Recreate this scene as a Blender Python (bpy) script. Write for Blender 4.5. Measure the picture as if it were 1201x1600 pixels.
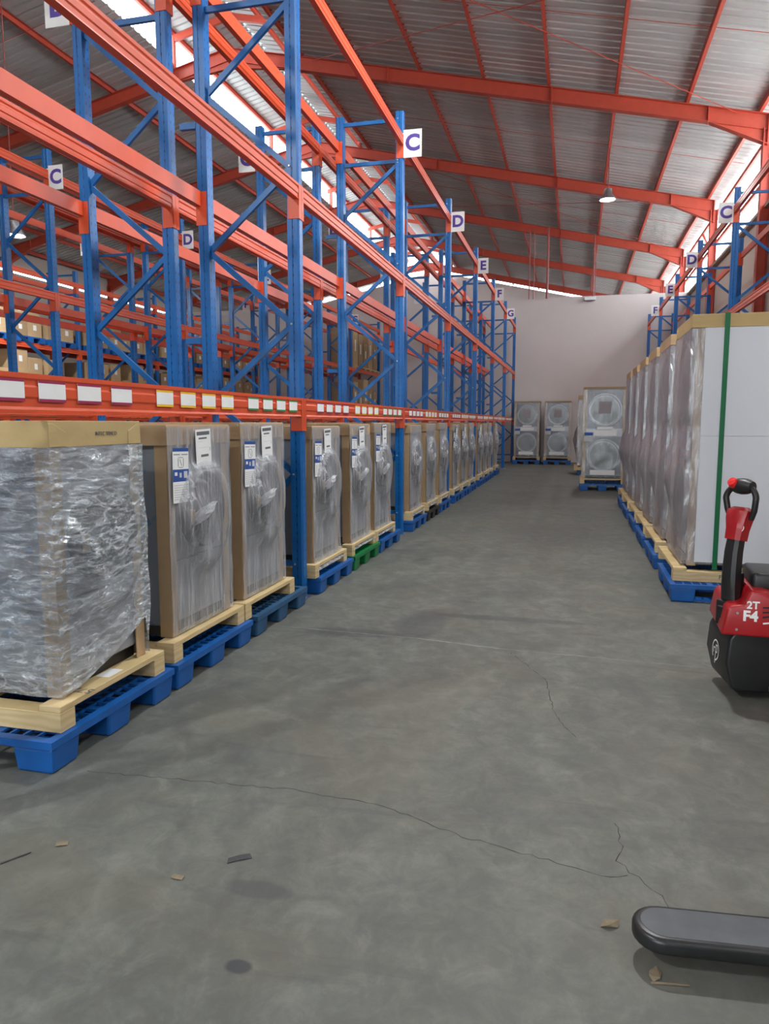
import bpy, bmesh, math, random
from mathutils import Vector, Matrix, noise as mnoise
random.seed(7)
for o in list(bpy.data.objects):
    bpy.data.objects.remove(o)
scene = bpy.context.scene
COL = scene.collection
R = math.radians

# ------------------------------------------------------------------ camera
EYE = 1.5
cam_d = bpy.data.cameras.new('camera')
cam_d.sensor_fit = 'VERTICAL'
cam_d.sensor_height = 36.0
cam_d.sensor_width = 36.0 * 1201 / 1600
cam_d.lens = 36.0 * 1150.0 / 1600.0
cam_d.clip_end = 500
cam = bpy.data.objects.new('camera', cam_d)
COL.objects.link(cam)
cam.location = (0, 0, EYE)
cam.rotation_euler = (R(90 - 6.892), 0, R(14.311))
scene.camera = cam

# ------------------------------------------------------------------ world, daylight, exposure
scene.view_settings.view_transform = 'Standard'
scene.view_settings.look = 'None'
scene.view_settings.gamma = 1.0
scene.view_settings.use_curve_mapping = False
scene.view_settings.exposure = -0.2
world = bpy.data.worlds.new('overcast_sky')
scene.world = world
world.use_nodes = True
wn = world.node_tree
wn.nodes['Background'].inputs[0].default_value = (0.86, 0.95, 1.0, 1)
wn.nodes['Background'].inputs[1].default_value = 11.0
scene.cycles.max_bounces = 8
scene.cycles.diffuse_bounces = 5
scene.cycles.glossy_bounces = 3
scene.cycles.transmission_bounces = 4
scene.cycles.transparent_max_bounces = 16
scene.cycles.sample_clamp_indirect = 8.0

sun_d = bpy.data.lights.new('sun', 'SUN')
sun_d.energy = 30.0
sun_d.color = (0.97, 0.99, 1.0)
sun_d.angle = R(2.0)
sun = bpy.data.objects.new('sun', sun_d)
COL.objects.link(sun)
sun.location = (-20, 0, 40)
sun.rotation_euler = (R(5), R(-11), 0)

def portal(name, loc, rot, sx, sy):
    l = bpy.data.lights.new(name, 'AREA')
    l.shape = 'RECTANGLE'
    l.size = sx
    l.size_y = sy
    l.cycles.is_portal = True
    o = bpy.data.objects.new(name, l)
    COL.objects.link(o)
    o.location = loc
    o.rotation_euler = rot
    return o
# daylight openings: side clerestory, roof monitor, loading doors behind the camera
portal('daylight_portal_clerestory', (4.3, 19, 7.1), (0, R(90), 0), 1.9, 54)
portal('daylight_portal_monitor', (-6.75, 19, 11.05), (0, R(90), 0), 0.7, 54)
portal('daylight_portal_monitor', (-10.45, 19, 11.05), (0, R(-90), 0), 0.7, 54)
portal('daylight_portal_door', (-3.0, -8.3, 2.2), (R(90), 0, 0), 4.8, 4.4)

# ------------------------------------------------------------------ materials
def new_mat(name):
    m = bpy.data.materials.new(name)
    m.use_nodes = True
    return m, m.node_tree, m.node_tree.nodes['Principled BSDF']

def N(nt, typ, **kw):
    n = nt.nodes.new(typ)
    for k, v in kw.items():
        setattr(n, k, v)
    return n

def coords(nt, scale=(1, 1, 1), kind='Object', rot=(0, 0, 0)):
    tc = N(nt, 'ShaderNodeTexCoord')
    mp = N(nt, 'ShaderNodeMapping')
    mp.inputs['Scale'].default_value = scale
    mp.inputs['Rotation'].default_value = rot
    nt.links.new(tc.outputs[kind], mp.inputs[0])
    return mp.outputs[0]

def noise_fac(nt, vec, scale, detail=4, rough=0.55, dist=0.0):
    n = N(nt, 'ShaderNodeTexNoise')
    n.inputs['Scale'].default_value = scale
    n.inputs['Detail'].default_value = detail
    n.inputs['Roughness'].default_value = rough
    n.inputs['Distortion'].default_value = dist
    nt.links.new(vec, n.inputs['Vector'])
    return n.outputs['Fac']

def ramp(nt, fac, stops):
    r = N(nt, 'ShaderNodeValToRGB')
    els = r.color_ramp.elements
    while len(els) < len(stops):
        els.new(0.5)
    for e, (p, c) in zip(els, stops):
        e.position = p
        e.color = (*c, 1) if len(c) == 3 else c
    nt.links.new(fac, r.inputs[0])
    return r.outputs[0]

def mth(nt, op, a, b=None, c=None):
    n = N(nt, 'ShaderNodeMath', operation=op)
    for i, v in enumerate((a, b, c)):
        if v is None:
            continue
        if isinstance(v, (int, float)):
            n.inputs[i].default_value = v
        else:
            nt.links.new(v, n.inputs[i])
    return n.outputs[0]

def mixc(nt, fac, a, b):
    n = N(nt, 'ShaderNodeMix', data_type='RGBA')
    if isinstance(fac, (int, float)):
        n.inputs[0].default_value = fac
    else:
        nt.links.new(fac, n.inputs[0])
    for i, v in ((6, a), (7, b)):
        if isinstance(v, tuple):
            n.inputs[i].default_value = (*v, 1) if len(v) == 3 else v
        else:
            nt.links.new(v, n.inputs[i])
    return n.outputs[2]

def bump(nt, bsdf, fac, strength=0.3, dist=0.01):
    b = N(nt, 'ShaderNodeBump')
    b.inputs['Strength'].default_value = strength
    b.inputs['Distance'].default_value = dist
    nt.links.new(fac, b.inputs['Height'])
    nt.links.new(b.outputs[0], bsdf.inputs['Normal'])

def paint(name, col, rough=0.4, var=0.15, metallic=0.0, scale=6, coat=0.0):
    m, nt, b = new_mat(name)
    v = coords(nt)
    f = noise_fac(nt, v, scale, 5)
    d = tuple(c * (1 - var) for c in col)
    l = tuple(min(1, c * (1 + var)) for c in col)
    nt.links.new(ramp(nt, f, [(0.3, d), (0.7, l)]), b.inputs['Base Color'])
    b.inputs['Roughness'].default_value = rough
    b.inputs['Metallic'].default_value = metallic
    b.inputs['Coat Weight'].default_value = coat
    return m

M = {}
M['orange'] = paint('orange_beam_paint', (0.64, 0.080, 0.026), 0.36, 0.06)
M['red_steel'] = paint('red_structural_paint', (0.46, 0.062, 0.034), 0.5, 0.07)
M['pipe_red'] = paint('dark_red_pipe_paint', (0.26, 0.05, 0.04), 0.5)
M['brace_blue'] = paint('blue_brace_paint', (0.006, 0.115, 0.36), 0.35, 0.12)
M['galv'] = paint('galvanised_steel', (0.45, 0.46, 0.48), 0.35, 0.2, 0.9, 30)
M['chrome'] = paint('chrome_trim', (0.42, 0.44, 0.45), 0.35, 0.05, 0.5)
M['plast_blue'] = paint('blue_pallet_plastic', (0.004, 0.095, 0.36), 0.45, 0.15, 0, 8)
M['plast_slate'] = paint('slate_blue_pallet_plastic', (0.02, 0.085, 0.19), 0.55, 0.2, 0, 8)
M['plast_green'] = paint('green_pallet_plastic', (0.0, 0.17, 0.045), 0.45, 0.15, 0, 8)
M['plast_black'] = paint('black_pallet_plastic', (0.015, 0.016, 0.016), 0.5, 0.2, 0, 8)
M['body_grey'] = paint('grey_machine_steel', (0.17, 0.19, 0.22), 0.35, 0.06, 0.3)
M['body_white'] = paint('white_machine_panel', (0.78, 0.80, 0.84), 0.4, 0.03)
M['steel'] = paint('stainless_front', (0.46, 0.47, 0.51), 0.35, 0.08, 0.3)
M['steel_dark'] = paint('dark_stainless_front', (0.13, 0.125, 0.14), 0.32, 0.08, 0.3)
M['door_grey'] = paint('dark_grey_door_trim', (0.06, 0.06, 0.065), 0.4, 0.1)
M['dark_glass'] = paint('dark_door_glass', (0.02, 0.022, 0.022), 0.08, 0.1)
M['mirror_glass'] = paint('grey_door_glass', (0.24, 0.27, 0.265), 0.4, 0.1, 0.0)
M['black_plastic'] = paint('black_plastic', (0.012, 0.012, 0.013), 0.42, 0.2)
M['black_satin'] = paint('black_satin_steel', (0.016, 0.016, 0.017), 0.35, 0.3, 0, 20)
M['jack_red'] = paint('red_jack_cover', (0.36, 0.006, 0.011), 0.35, 0.05)
M['button_red'] = paint('bright_red_button', (0.72, 0.02, 0.02), 0.3, 0.05)
M['white_print'] = paint('white_print', (0.82, 0.82, 0.82), 0.5, 0.02)
M['fork_top'] = paint('worn_grey_fork_top', (0.075, 0.084, 0.094), 0.5, 0.25, 0.0, 9)
M['paper'] = paint('white_paper', (0.78, 0.79, 0.79), 0.6, 0.03)
M['ink_grey'] = paint('grey_ink', (0.12, 0.12, 0.13), 0.7, 0.05)
M['ink_pale'] = paint('pale_grey_ink', (0.5, 0.51, 0.52), 0.7, 0.05)
M['ink_blue'] = paint('blue_ink', (0.015, 0.07, 0.30), 0.6, 0.05)
M['ink_purple'] = paint('purple_ink', (0.075, 0.045, 0.30), 0.6, 0.05)
M['label_maroon'] = paint('maroon_label_band', (0.30, 0.012, 0.075), 0.6, 0.05)
M['label_yellow'] = paint('yellow_label_band', (0.80, 0.45, 0.01), 0.6, 0.05)
M['label_green'] = paint('green_label_band', (0.02, 0.20, 0.05), 0.6, 0.05)
M['strap_green'] = paint('green_strap', (0.0, 0.14, 0.05), 0.4, 0.05)
M['foam'] = paint('white_foam_corner', (0.72, 0.76, 0.80), 0.5, 0.05)
M['notice'] = paint('mauve_grey_notice', (0.30, 0.27, 0.29), 0.7, 0.1)
M['tape_dark'] = paint('dark_scrap', (0.05, 0.05, 0.055), 0.7, 0.2)
M['crack'] = paint('dark_crack', (0.028, 0.027, 0.025), 0.9, 0.2)
M['joint_pale'] = paint('pale_joint_filler', (0.24, 0.24, 0.215), 0.9, 0.45, 0, 2)
M['leaf'] = paint('dry_leaf', (0.22, 0.175, 0.115), 0.8, 0.2, 0, 40)
M['sill'] = paint('concrete_sill', (0.38, 0.33, 0.29), 0.8, 0.15)
def board_mat():
    m, nt, b = new_mat('white_board_under_tight_film')
    b.inputs['Base Color'].default_value = (0.66, 0.70, 0.76, 1)
    b.inputs['Roughness'].default_value = 0.5
    b.inputs['Coat Weight'].default_value = 0.6
    b.inputs['Coat Roughness'].default_value = 0.12
    f = noise_fac(nt, coords(nt, (2.5, 2.5, 0.8)), 5, 4, 0.6, 0.8)
    bp = N(nt, 'ShaderNodeBump')
    bp.inputs['Strength'].default_value = 0.25
    bp.inputs['Distance'].default_value = 0.01
    nt.links.new(f, bp.inputs['Height'])
    nt.links.new(bp.outputs[0], b.inputs['Coat Normal'])
    return m
M['board'] = board_mat()
M['bolt'] = paint('zinc_bolt', (0.6, 0.6, 0.6), 0.3, 0.05, 0.8)

def post_mat():
    m, nt, b = new_mat('blue_post_paint_perforated')
    v = coords(nt)
    sp = N(nt, 'ShaderNodeSeparateXYZ')
    nt.links.new(v, sp.inputs[0])
    fz = mth(nt, 'SUBTRACT', mth(nt, 'FRACT', mth(nt, 'DIVIDE', sp.outputs[2], 0.076)), 0.5)
    fz = mth(nt, 'ABSOLUTE', mth(nt, 'MULTIPLY', fz, 0.076))
    inz = mth(nt, 'LESS_THAN', fz, 0.011)
    ay = mth(nt, 'ABSOLUTE', mth(nt, 'SUBTRACT', mth(nt, 'ABSOLUTE', sp.outputs[1]), 0.026))
    iny = mth(nt, 'LESS_THAN', ay, 0.006)
    ax = mth(nt, 'ABSOLUTE', mth(nt, 'ADD', sp.outputs[0], 0.004))
    inx = mth(nt, 'LESS_THAN', ax, 0.004)
    hole = mth(nt, 'MULTIPLY', inz, mth(nt, 'MAXIMUM', iny, inx))
    f = noise_fac(nt, v, 3, 5)
    c = ramp(nt, f, [(0.3, (0.003, 0.095, 0.33)), (0.7, (0.006, 0.135, 0.42))])
    nt.links.new(mixc(nt, hole, c, (0.004, 0.03, 0.10)), b.inputs['Base Color'])
    b.inputs['Roughness'].default_value = 0.33
    return m
M['post_blue'] = post_mat()

def cardboard(name, col):
    m, nt, b = new_mat(name)
    f = noise_fac(nt, coords(nt, (1, 1, 3)), 4, 6)
    d = tuple(c * 0.88 for c in col)
    nt.links.new(ramp(nt, f, [(0.3, d), (0.7, col)]), b.inputs['Base Color'])
    b.inputs['Roughness'].default_value = 0.75
    bump(nt, b, noise_fac(nt, coords(nt), 18, 3), 0.15, 0.01)
    return m
M['card'] = cardboard('brown_cardboard', (0.50, 0.345, 0.19))
M['card_tan'] = cardboard('tan_cardboard', (0.50, 0.37, 0.17))
M['card_old'] = cardboard('dull_cardboard', (0.36, 0.245, 0.135))

def wood():
    m, nt, b = new_mat('pale_pine')
    w = N(nt, 'ShaderNodeTexWave', wave_type='RINGS')
    w.inputs['Scale'].default_value = 3.5
    w.inputs['Distortion'].default_value = 6
    w.inputs['Detail'].default_value = 3
    nt.links.new(coords(nt, (1.0, 0.6, 3.0)), w.inputs['Vector'])
    nt.links.new(ramp(nt, w.outputs['Fac'], [(0.0, (0.55, 0.41, 0.20)), (1.0, (0.64, 0.49, 0.27))]), b.inputs['Base Color'])
    b.inputs['Roughness'].default_value = 0.7
    return m
M['wood'] = wood()

def side_panel_mat():
    """grey steel side under a protective film printed with small slanted blue marks"""
    m, nt, b = new_mat('grey_panel_blue_printed_film')
    v = coords(nt, (1, 1, 1), 'Object')
    sp = N(nt, 'ShaderNodeSeparateXYZ')
    nt.links.new(v, sp.inputs[0])
    a = mth(nt, 'ADD', sp.outputs[0], mth(nt, 'MULTIPLY', sp.outputs[2], 0.6))
    c = mth(nt, 'SUBTRACT', sp.outputs[2], mth(nt, 'MULTIPLY', sp.outputs[0], 0.6))
    fa = mth(nt, 'FRACT', mth(nt, 'DIVIDE', a, 0.36))
    fc = mth(nt, 'FRACT', mth(nt, 'DIVIDE', c, 0.30))
    sq = mth(nt, 'MULTIPLY', mth(nt, 'LESS_THAN', fa, 0.12), mth(nt, 'LESS_THAN', fc, 0.15))
    bar = mth(nt, 'MULTIPLY', mth(nt, 'LESS_THAN', mth(nt, 'ABSOLUTE', mth(nt, 'SUBTRACT', fa, 0.36)), 0.2),
              mth(nt, 'LESS_THAN', mth(nt, 'ABSOLUTE', mth(nt, 'SUBTRACT', fc, 0.075)), 0.04))
    bar = mth(nt, 'MULTIPLY', bar, 0.45)
    f = mth(nt, 'MAXIMUM', sq, bar)
    f = mth(nt, 'MULTIPLY', f, mth(nt, 'MULTIPLY', noise_fac(nt, v, 9, 4), 1.2))
    nt.links.new(mixc(nt, f, (0.20, 0.225, 0.26), (0.02, 0.14, 0.36)), b.inputs['Base Color'])
    b.inputs['Roughness'].default_value = 0.35
    return m
M['panel'] = side_panel_mat()

def film(name, lo, hi, vec_scale, nscale, bump_s, rough=0.18, tint=(0.8, 0.82, 0.86), rot=(0, 0, 0), gl=0.5, fr=0.5, bd=0.02, crease=0.0, cs=3.0):
    m = bpy.data.materials.new(name)
    m.use_nodes = True
    nt = m.node_tree
    nt.nodes.clear()
    out = N(nt, 'ShaderNodeOutputMaterial')
    tr = N(nt, 'ShaderNodeBsdfTransparent')
    tr.inputs[0].default_value = (0.97, 0.975, 0.98, 1)
    g = N(nt, 'ShaderNodeBsdfGlossy')
    g.inputs['Roughness'].default_value = rough
    g.inputs['Color'].default_value = (0.9, 0.93, 0.97, 1)
    d = N(nt, 'ShaderNodeBsdfDiffuse')
    d.inputs[0].default_value = (*tint, 1)
    v = coords(nt, vec_scale, 'Object', rot)
    f = noise_fac(nt, v, nscale, 6, 0.62, 1.2)
    bp = N(nt, 'ShaderNodeBump')
    bp.inputs['Strength'].default_value = bump_s
    bp.inputs['Distance'].default_value = bd
    nt.links.new(f, bp.inputs['Height'])
    nt.links.new(bp.outputs[0], g.inputs['Normal'])
    nt.links.new(bp.outputs[0], d.inputs['Normal'])
    mx = N(nt, 'ShaderNodeMixShader')
    mx.inputs[0].default_value = gl
    nt.links.new(d.outputs[0], mx.inputs[1])
    nt.links.new(g.outputs[0], mx.inputs[2])
    fr_ = N(nt, 'ShaderNodeFresnel')
    fr_.inputs[0].default_value = 1.4
    nt.links.new(bp.outputs[0], fr_.inputs['Normal'])
    mr = N(nt, 'ShaderNodeMapRange')
    mr.inputs['From Min'].default_value = 0.35
    mr.inputs['From Max'].default_value = 0.7
    mr.inputs['To Min'].default_value = lo
    mr.inputs['To Max'].default_value = hi
    nt.links.new(f, mr.inputs[0])
    fac = mth(nt, 'ADD', mr.outputs[0], mth(nt, 'MULTIPLY', fr_.outputs[0], fr))
    if crease:
        # thin folds of layered film, whitened to paint in the glints along them
        for k, sc in enumerate((1.0, 2.3)):
            n2 = noise_fac(nt, v, cs * sc, 2, 0.5, 0.6)
            rdg = mth(nt, 'SUBTRACT', 1.0, mth(nt, 'ABSOLUTE', mth(nt, 'SUBTRACT', mth(nt, 'MULTIPLY', n2, 2.0), 1.0)))
            rdg = mth(nt, 'POWER', rdg, 22.0)
            gate = mth(nt, 'MULTIPLY', rdg, mth(nt, 'MULTIPLY', noise_fac(nt, v, 2.2 + k, 2), 1.6))
            fac = mth(nt, 'ADD', fac, mth(nt, 'MULTIPLY', gate, crease))
    fac = mth(nt, 'MINIMUM', fac, 0.92)
    mo = N(nt, 'ShaderNodeMixShader')
    nt.links.new(fac, mo.inputs[0])
    nt.links.new(tr.outputs[0], mo.inputs[1])
    nt.links.new(mx.outputs[0], mo.inputs[2])
    nt.links.new(mo.outputs[0], out.inputs[0])
    return m
M['film_wrinkled'] = film('wrinkled_stretch_film', 0.14, 0.46, (1.8, 1.8, 6.0), 4.0, 1.0, 0.2, (0.80, 0.90, 1.0), (0.45, 0.25, 0), 0.6, 0.6, 0.06, 0.55, 2.0)
M['film_smooth_lit'] = film('smooth_lit_stretch_film', 0.13, 0.42, (5.5, 5.5, 0.35), 5, 0.6, 0.14, (0.80, 0.82, 0.88), (0, 0, 0), 0.4, 0.5, 0.03, 0.25, 1.6)  # washer fronts: haze raised to paint in the daylight falling on them
M['film_smooth_shaded'] = film('smooth_shaded_stretch_film', 0.0, 0.05, (5, 5, 1), 5, 0.3, 0.12, (0.7, 0.72, 0.76), (0, 0, 0), 0.7, 0.35)  # same film for sides and back, haze cut to paint in their shade
M['film_mauve'] = film('mauve_stretch_film', 0.34, 0.52, (3, 3, 1.0), 4, 0.5, 0.18, (0.50, 0.46, 0.49), (0, 0, 0), 0.35)
M['film_clear'] = film('clear_stretch_film', 0.12, 0.30, (5, 5, 0.8), 4, 0.4, 0.15, (0.50, 0.49, 0.53), (0, 0, 0), 0.5)

def emission_mat(name, col, s):
    m = bpy.data.materials.new(name)
    m.use_nodes = True
    nt = m.node_tree
    nt.nodes.clear()
    out = N(nt, 'ShaderNodeOutputMaterial')
    e = N(nt, 'ShaderNodeEmission')
    e.inputs[0].default_value = (*col, 1)
    e.inputs[1].default_value = s
    nt.links.new(e.outputs[0], out.inputs[0])
    return m
M['lamp_lens'] = emission_mat('lit_lamp_lens', (1.0, 0.97, 0.92), 60)

def roof_mat():
    m, nt, b = new_mat('galvanised_roof_sheet')
    v = coords(nt, (0.15, 1, 1), 'Object')
    f = noise_fac(nt, v, 1.2, 5)
    oi = N(nt, 'ShaderNodeObjectInfo')
    base = ramp(nt, f, [(0.3, (0.44, 0.45, 0.45)), (0.7, (0.56, 0.57, 0.57))])
    k = mth(nt, 'ADD', mth(nt, 'MULTIPLY', oi.outputs['Random'], 0.2), 0.85)
    mul = N(nt, 'ShaderNodeMix', data_type='RGBA', blend_type='MULTIPLY')
    mul.inputs[0].default_value = 1
    nt.links.new(base, mul.inputs[6])
    cb = N(nt, 'ShaderNodeCombineColor')
    for i in range(3):
        nt.links.new(k, cb.inputs[i])
    nt.links.new(cb.outputs[0], mul.inputs[7])
    nt.links.new(mul.outputs[2], b.inputs['Base Color'])
    b.inputs['Roughness'].default_value = 0.45
    b.inputs['Metallic'].default_value = 0.2
    return m
M['roof'] = roof_mat()

def plaster(name, col):
    m, nt, b = new_mat(name)
    v = coords(nt)
    f = noise_fac(nt, v, 0.35, 6, 0.6)
    nt.links.new(ramp(nt, f, [(0.3, tuple(c * 0.9 for c in col)), (0.7, col)]), b.inputs['Base Color'])
    b.inputs['Roughness'].default_value = 0.85
    bump(nt, b, noise_fac(nt, v, 3, 5), 0.15, 0.02)
    return m
M['plaster'] = plaster('pinkish_white_plaster', (0.66, 0.59, 0.57))
M['plaster_tan'] = plaster('tan_wall_plaster', (0.46, 0.39, 0.34))
M['yard'] = plaster('outside_yard_concrete', (0.60, 0.59, 0.57))

def floor_mat():
    m, nt, b = new_mat('worn_power_trowelled_concrete')
    v = coords(nt, (1, 1, 1), 'Object')
    big = noise_fac(nt, v, 0.55, 7, 0.62, 0.6)
    mid = noise_fac(nt, coords(nt, (1.6, 1, 1), 'Object', (0, 0, 0.5)), 2.3, 8, 0.68, 1.0)
    fine = noise_fac(nt, v, 28, 6, 0.7)
    base = ramp(nt, big, [(0.3, (0.098, 0.105, 0.094)), (0.5, (0.142, 0.149, 0.130)), (0.7, (0.185, 0.192, 0.166))])
    c = mixc(nt, mth(nt, 'MULTIPLY', ramp(nt, mid, [(0.52, (0, 0, 0)), (0.72, (1, 1, 1))]), 0.55), base, (0.245, 0.252, 0.225))
    c = mixc(nt, mth(nt, 'MULTIPLY', ramp(nt, mid, [(0.30, (1, 1, 1)), (0.46, (0, 0, 0))]), 0.5), c, (0.062, 0.063, 0.064))
    mot = noise_fac(nt, coords(nt, (1, 1, 1), 'Object', (0, 0, 1.1)), 7.0, 9, 0.72, 0.5)
    c = mixc(nt, mth(nt, 'MULTIPLY', ramp(nt, mot, [(0.40, (1, 1, 1)), (0.56, (0, 0, 0))]), 0.45), c, (0.072, 0.075, 0.071))
    c = mixc(nt, mth(nt, 'MULTIPLY', ramp(nt, mot, [(0.56, (0, 0, 0)), (0.70, (1, 1, 1))]), 0.50), c, (0.230, 0.232, 0.204))
    warm = noise_fac(nt, coords(nt, (1, 1, 1), 'Object', (0, 0, 2.0)), 1.1, 5, 0.6, 0.5)
    c = mixc(nt, mth(nt, 'MULTIPLY', ramp(nt, warm, [(0.50, (0, 0, 0)), (0.68, (1, 1, 1))]), 0.35), c, (0.150, 0.132, 0.092))
    tyre = noise_fac(nt, coords(nt, (0.35, 2.2, 1), 'Object', (0, 0, 0.12)), 1.6, 6, 0.6, 1.5)
    c = mixc(nt, mth(nt, 'MULTIPLY', ramp(nt, tyre, [(0.58, (0, 0, 0)), (0.72, (1, 1, 1))]), 0.45), c, (0.06, 0.063, 0.068))
    c = mixc(nt, mth(nt, 'MULTIPLY', fine, 0.3), c, (0.06, 0.06, 0.056))
    # a few oil stains with their own outline
    sp = N(nt, 'ShaderNodeSeparateXYZ')
    nt.links.new(v, sp.inputs[0])
    wob = mth(nt, 'MULTIPLY', mth(nt, 'SUBTRACT', noise_fac(nt, v, 14, 4), 0.5), 0.9)
    for (sx, sy, rx, ry, k) in [(-0.95, 2.05, 0.13, 0.05, 0.45), (-0.86, 1.72, 0.045, 0.03, 0.9), (-1.5, 4.95, 0.4, 0.12, 0.5),
                                (-1.05, 5.3, 0.2, 0.5, 0.4), (-0.45, 5.6, 0.7, 0.08, 0.5)]:
        dx = mth(nt, 'DIVIDE', mth(nt, 'SUBTRACT', sp.outputs[0], sx), rx)
        dy = mth(nt, 'DIVIDE', mth(nt, 'SUBTRACT', sp.outputs[1], sy), ry)
        d2 = mth(nt, 'ADD', mth(nt, 'ADD', mth(nt, 'MULTIPLY', dx, dx), mth(nt, 'MULTIPLY', dy, dy)), wob)
        s = ramp(nt, d2, [(0.5, (1, 1, 1)), (1.0, (0, 0, 0))])
        c = mixc(nt, mth(nt, 'MULTIPLY', s, k), c, (0.045, 0.048, 0.054))
    nt.links.new(c, b.inputs['Base Color'])
    nt.links.new(mth(nt, 'ADD', mth(nt, 'MULTIPLY', mid, 0.35), 0.42), b.inputs['Roughness'])
    bump(nt, b, mth(nt, 'ADD', mth(nt, 'MULTIPLY', fine, 0.3), mid), 0.12, 0.01)
    return m
M['floor'] = floor_mat()

# ------------------------------------------------------------------ mesh helpers
class MB:
    def __init__(s):
        s.v, s.f, s.m = [], [], []
    def add(s, vs, fs, mat=0):
        o = len(s.v)
        s.v += [tuple(p) for p in vs]
        s.f += [tuple(i + o for i in f) for f in fs]
        s.m += [mat] * len(fs)
        return s
    def box(s, x0, x1, y0, y1, z0, z1, mat=0):
        vs = [(x, y, z) for z in (z0, z1) for y in (y0, y1) for x in (x0, x1)]
        return s.add(vs, [(0, 2, 3, 1), (4, 5, 7, 6), (0, 1, 5, 4), (1, 3, 7, 5), (3, 2, 6, 7), (2, 0, 4, 6)], mat)
    def quad(s, a, b, c, d, mat=0):
        return s.add([a, b, c, d], [(0, 1, 2, 3)], mat)
    def prism(s, pts, axis, a0, a1, mat=0):
        """extrude a 2D outline; axis 'y': pts are (x, z); 'z': (x, y); 'x': (y, z)"""
        def mk(p, a):
            return {'y': (p[0], a, p[1]), 'z': (p[0], p[1], a), 'x': (a, p[0], p[1])}[axis]
        n = len(pts)
        vs = [mk(p, a0) for p in pts] + [mk(p, a1) for p in pts]
        fs = [(i, (i + 1) % n, n + (i + 1) % n, n + i) for i in range(n)]
        fs += [tuple(range(n - 1, -1, -1)), tuple(range(n, 2 * n))]
        return s.add(vs, fs, mat)
    def bar(s, p, q, w, h, mat=0, up=(0, 0, 1)):
        """rectangular bar from p to q, w across, h along up"""
        p, q = Vector(p), Vector(q)
        d = (q - p).normalized()
        u = Vector(up)
        if abs(d.dot(u)) > 0.98:
            u = Vector((1, 0, 0))
        sd = d.cross(u).normalized()
        u = sd.cross(d).normalized()
        vs = []
        for e in (p, q):
            for a, b in ((-1, -1), (1, -1), (1, 1), (-1, 1)):
                vs.append(e + sd * (a * w / 2) + u * (b * h / 2))
        return s.add(vs, [(0, 1, 5, 4), (1, 2, 6, 5), (2, 3, 7, 6), (3, 0, 4, 7), (3, 2, 1, 0), (4, 5, 6, 7)], mat)
    def tube(s, pts, rad, n=10, mat=0, cap=True, flat=None):
        pts = [Vector(p) for p in pts]
        rads = rad if isinstance(rad, (list, tuple)) else [rad] * len(pts)
        rings = []
        prev = None
        for i, p in enumerate(pts):
            d = (pts[min(i + 1, len(pts) - 1)] - pts[max(i - 1, 0)]).normalized()
            if prev is None:
                prev = d.orthogonal().normalized()
            prev = (prev - d * prev.dot(d)).normalized()
            b = d.cross(prev)
            rings.append([p + (prev * math.cos(t) + b * math.sin(t)) * rads[i]
                          for t in [2 * math.pi * k / n for k in range(n)]])
        vs = [v for r in rings for v in r]
        fs = []
        for i in range(len(pts) - 1):
            for k in range(n):
                fs.append((i * n + k, i * n + (k + 1) % n, (i + 1) * n + (k + 1) % n, (i + 1) * n + k))
        if cap:
            fs.append(tuple(range(n - 1, -1, -1)))
            fs.append(tuple((len(pts) - 1) * n + k for k in range(n)))
        return s.add(vs, fs, mat)
    def lathe(s, prof, center, axis='z', n=24, mat=0):
        """prof: list of (r, h)"""
        cx, cy, cz = center
        vs = []
        for r, h in prof:
            for k in range(n):
                t = 2 * math.pi * k / n
                a, b = r * math.cos(t), r * math.sin(t)
                vs.append({'z': (cx + a, cy + b, cz + h), 'x': (cx + h, cy + a, cz + b), 'y': (cx + a, cy + h, cz + b)}[axis])
        fs = []
        for i in range(len(prof) - 1):
            for k in range(n):
                fs.append((i * n + k, i * n + (k + 1) % n, (i + 1) * n + (k + 1) % n, (i + 1) * n + k))
        if prof[0][0] > 1e-4:
            fs.append(tuple(range(n - 1, -1, -1)))
        if prof[-1][0] > 1e-4:
            fs.append(tuple((len(prof) - 1) * n + k for k in range(n)))
        return s.add(vs, fs, mat)
    def mesh(s, name, mats, smooth=False, bevel=0, seg=2):
        me = bpy.data.meshes.new(name)
        me.from_pydata(s.v, [], s.f)
        if not isinstance(mats, (list, tuple)):
            mats = [mats]
        for m in mats:
            me.materials.append(M[m])
        me.polygons.foreach_set('material_index', s.m)
        bm = bmesh.new()
        bm.from_mesh(me)
        bmesh.ops.remove_doubles(bm, verts=bm.verts, dist=1e-6)
        bmesh.ops.recalc_face_normals(bm, faces=bm.faces)
        if bevel:
            es = [e for e in bm.edges if len(e.link_faces) == 2 and e.calc_face_angle(0) > 0.5]
            bmesh.ops.bevel(bm, geom=es, offset=bevel, segments=seg, affect='EDGES', profile=0.5, clamp_overlap=True)
        bm.to_mesh(me)
        bm.free()
        if smooth:
            me.polygons.foreach_set('use_smooth', [True] * len(me.polygons))
            try:
                me.set_sharp_from_angle(angle=R(40))
            except Exception:
                pass
        me.update()
        return me

def obj(name, me, parent=None, loc=(0, 0, 0), rot=(0, 0, 0)):
    o = bpy.data.objects.new(name, me)
    COL.objects.link(o)
    o.location = loc
    o.rotation_euler = rot
    if parent is not None:
        o.parent = parent
    return o

def tag(o, label=None, cat=None, group=None, kind=None):
    if label: o['label'] = label
    if cat: o['category'] = cat
    if group: o['group'] = group
    if kind: o['kind'] = kind
    return o

def empty(name, loc=(0, 0, 0), rz=0):
    o = bpy.data.objects.new(name, None)
    o.empty_display_size = 0.1
    COL.objects.link(o)
    o.location = loc
    o.rotation_euler = (0, 0, rz)
    return o

def copy_tree(o, parent=None):
    c = o.copy()
    COL.objects.link(c)
    c.parent = parent
    for ch in o.children:
        copy_tree(ch, c)
    return c

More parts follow.
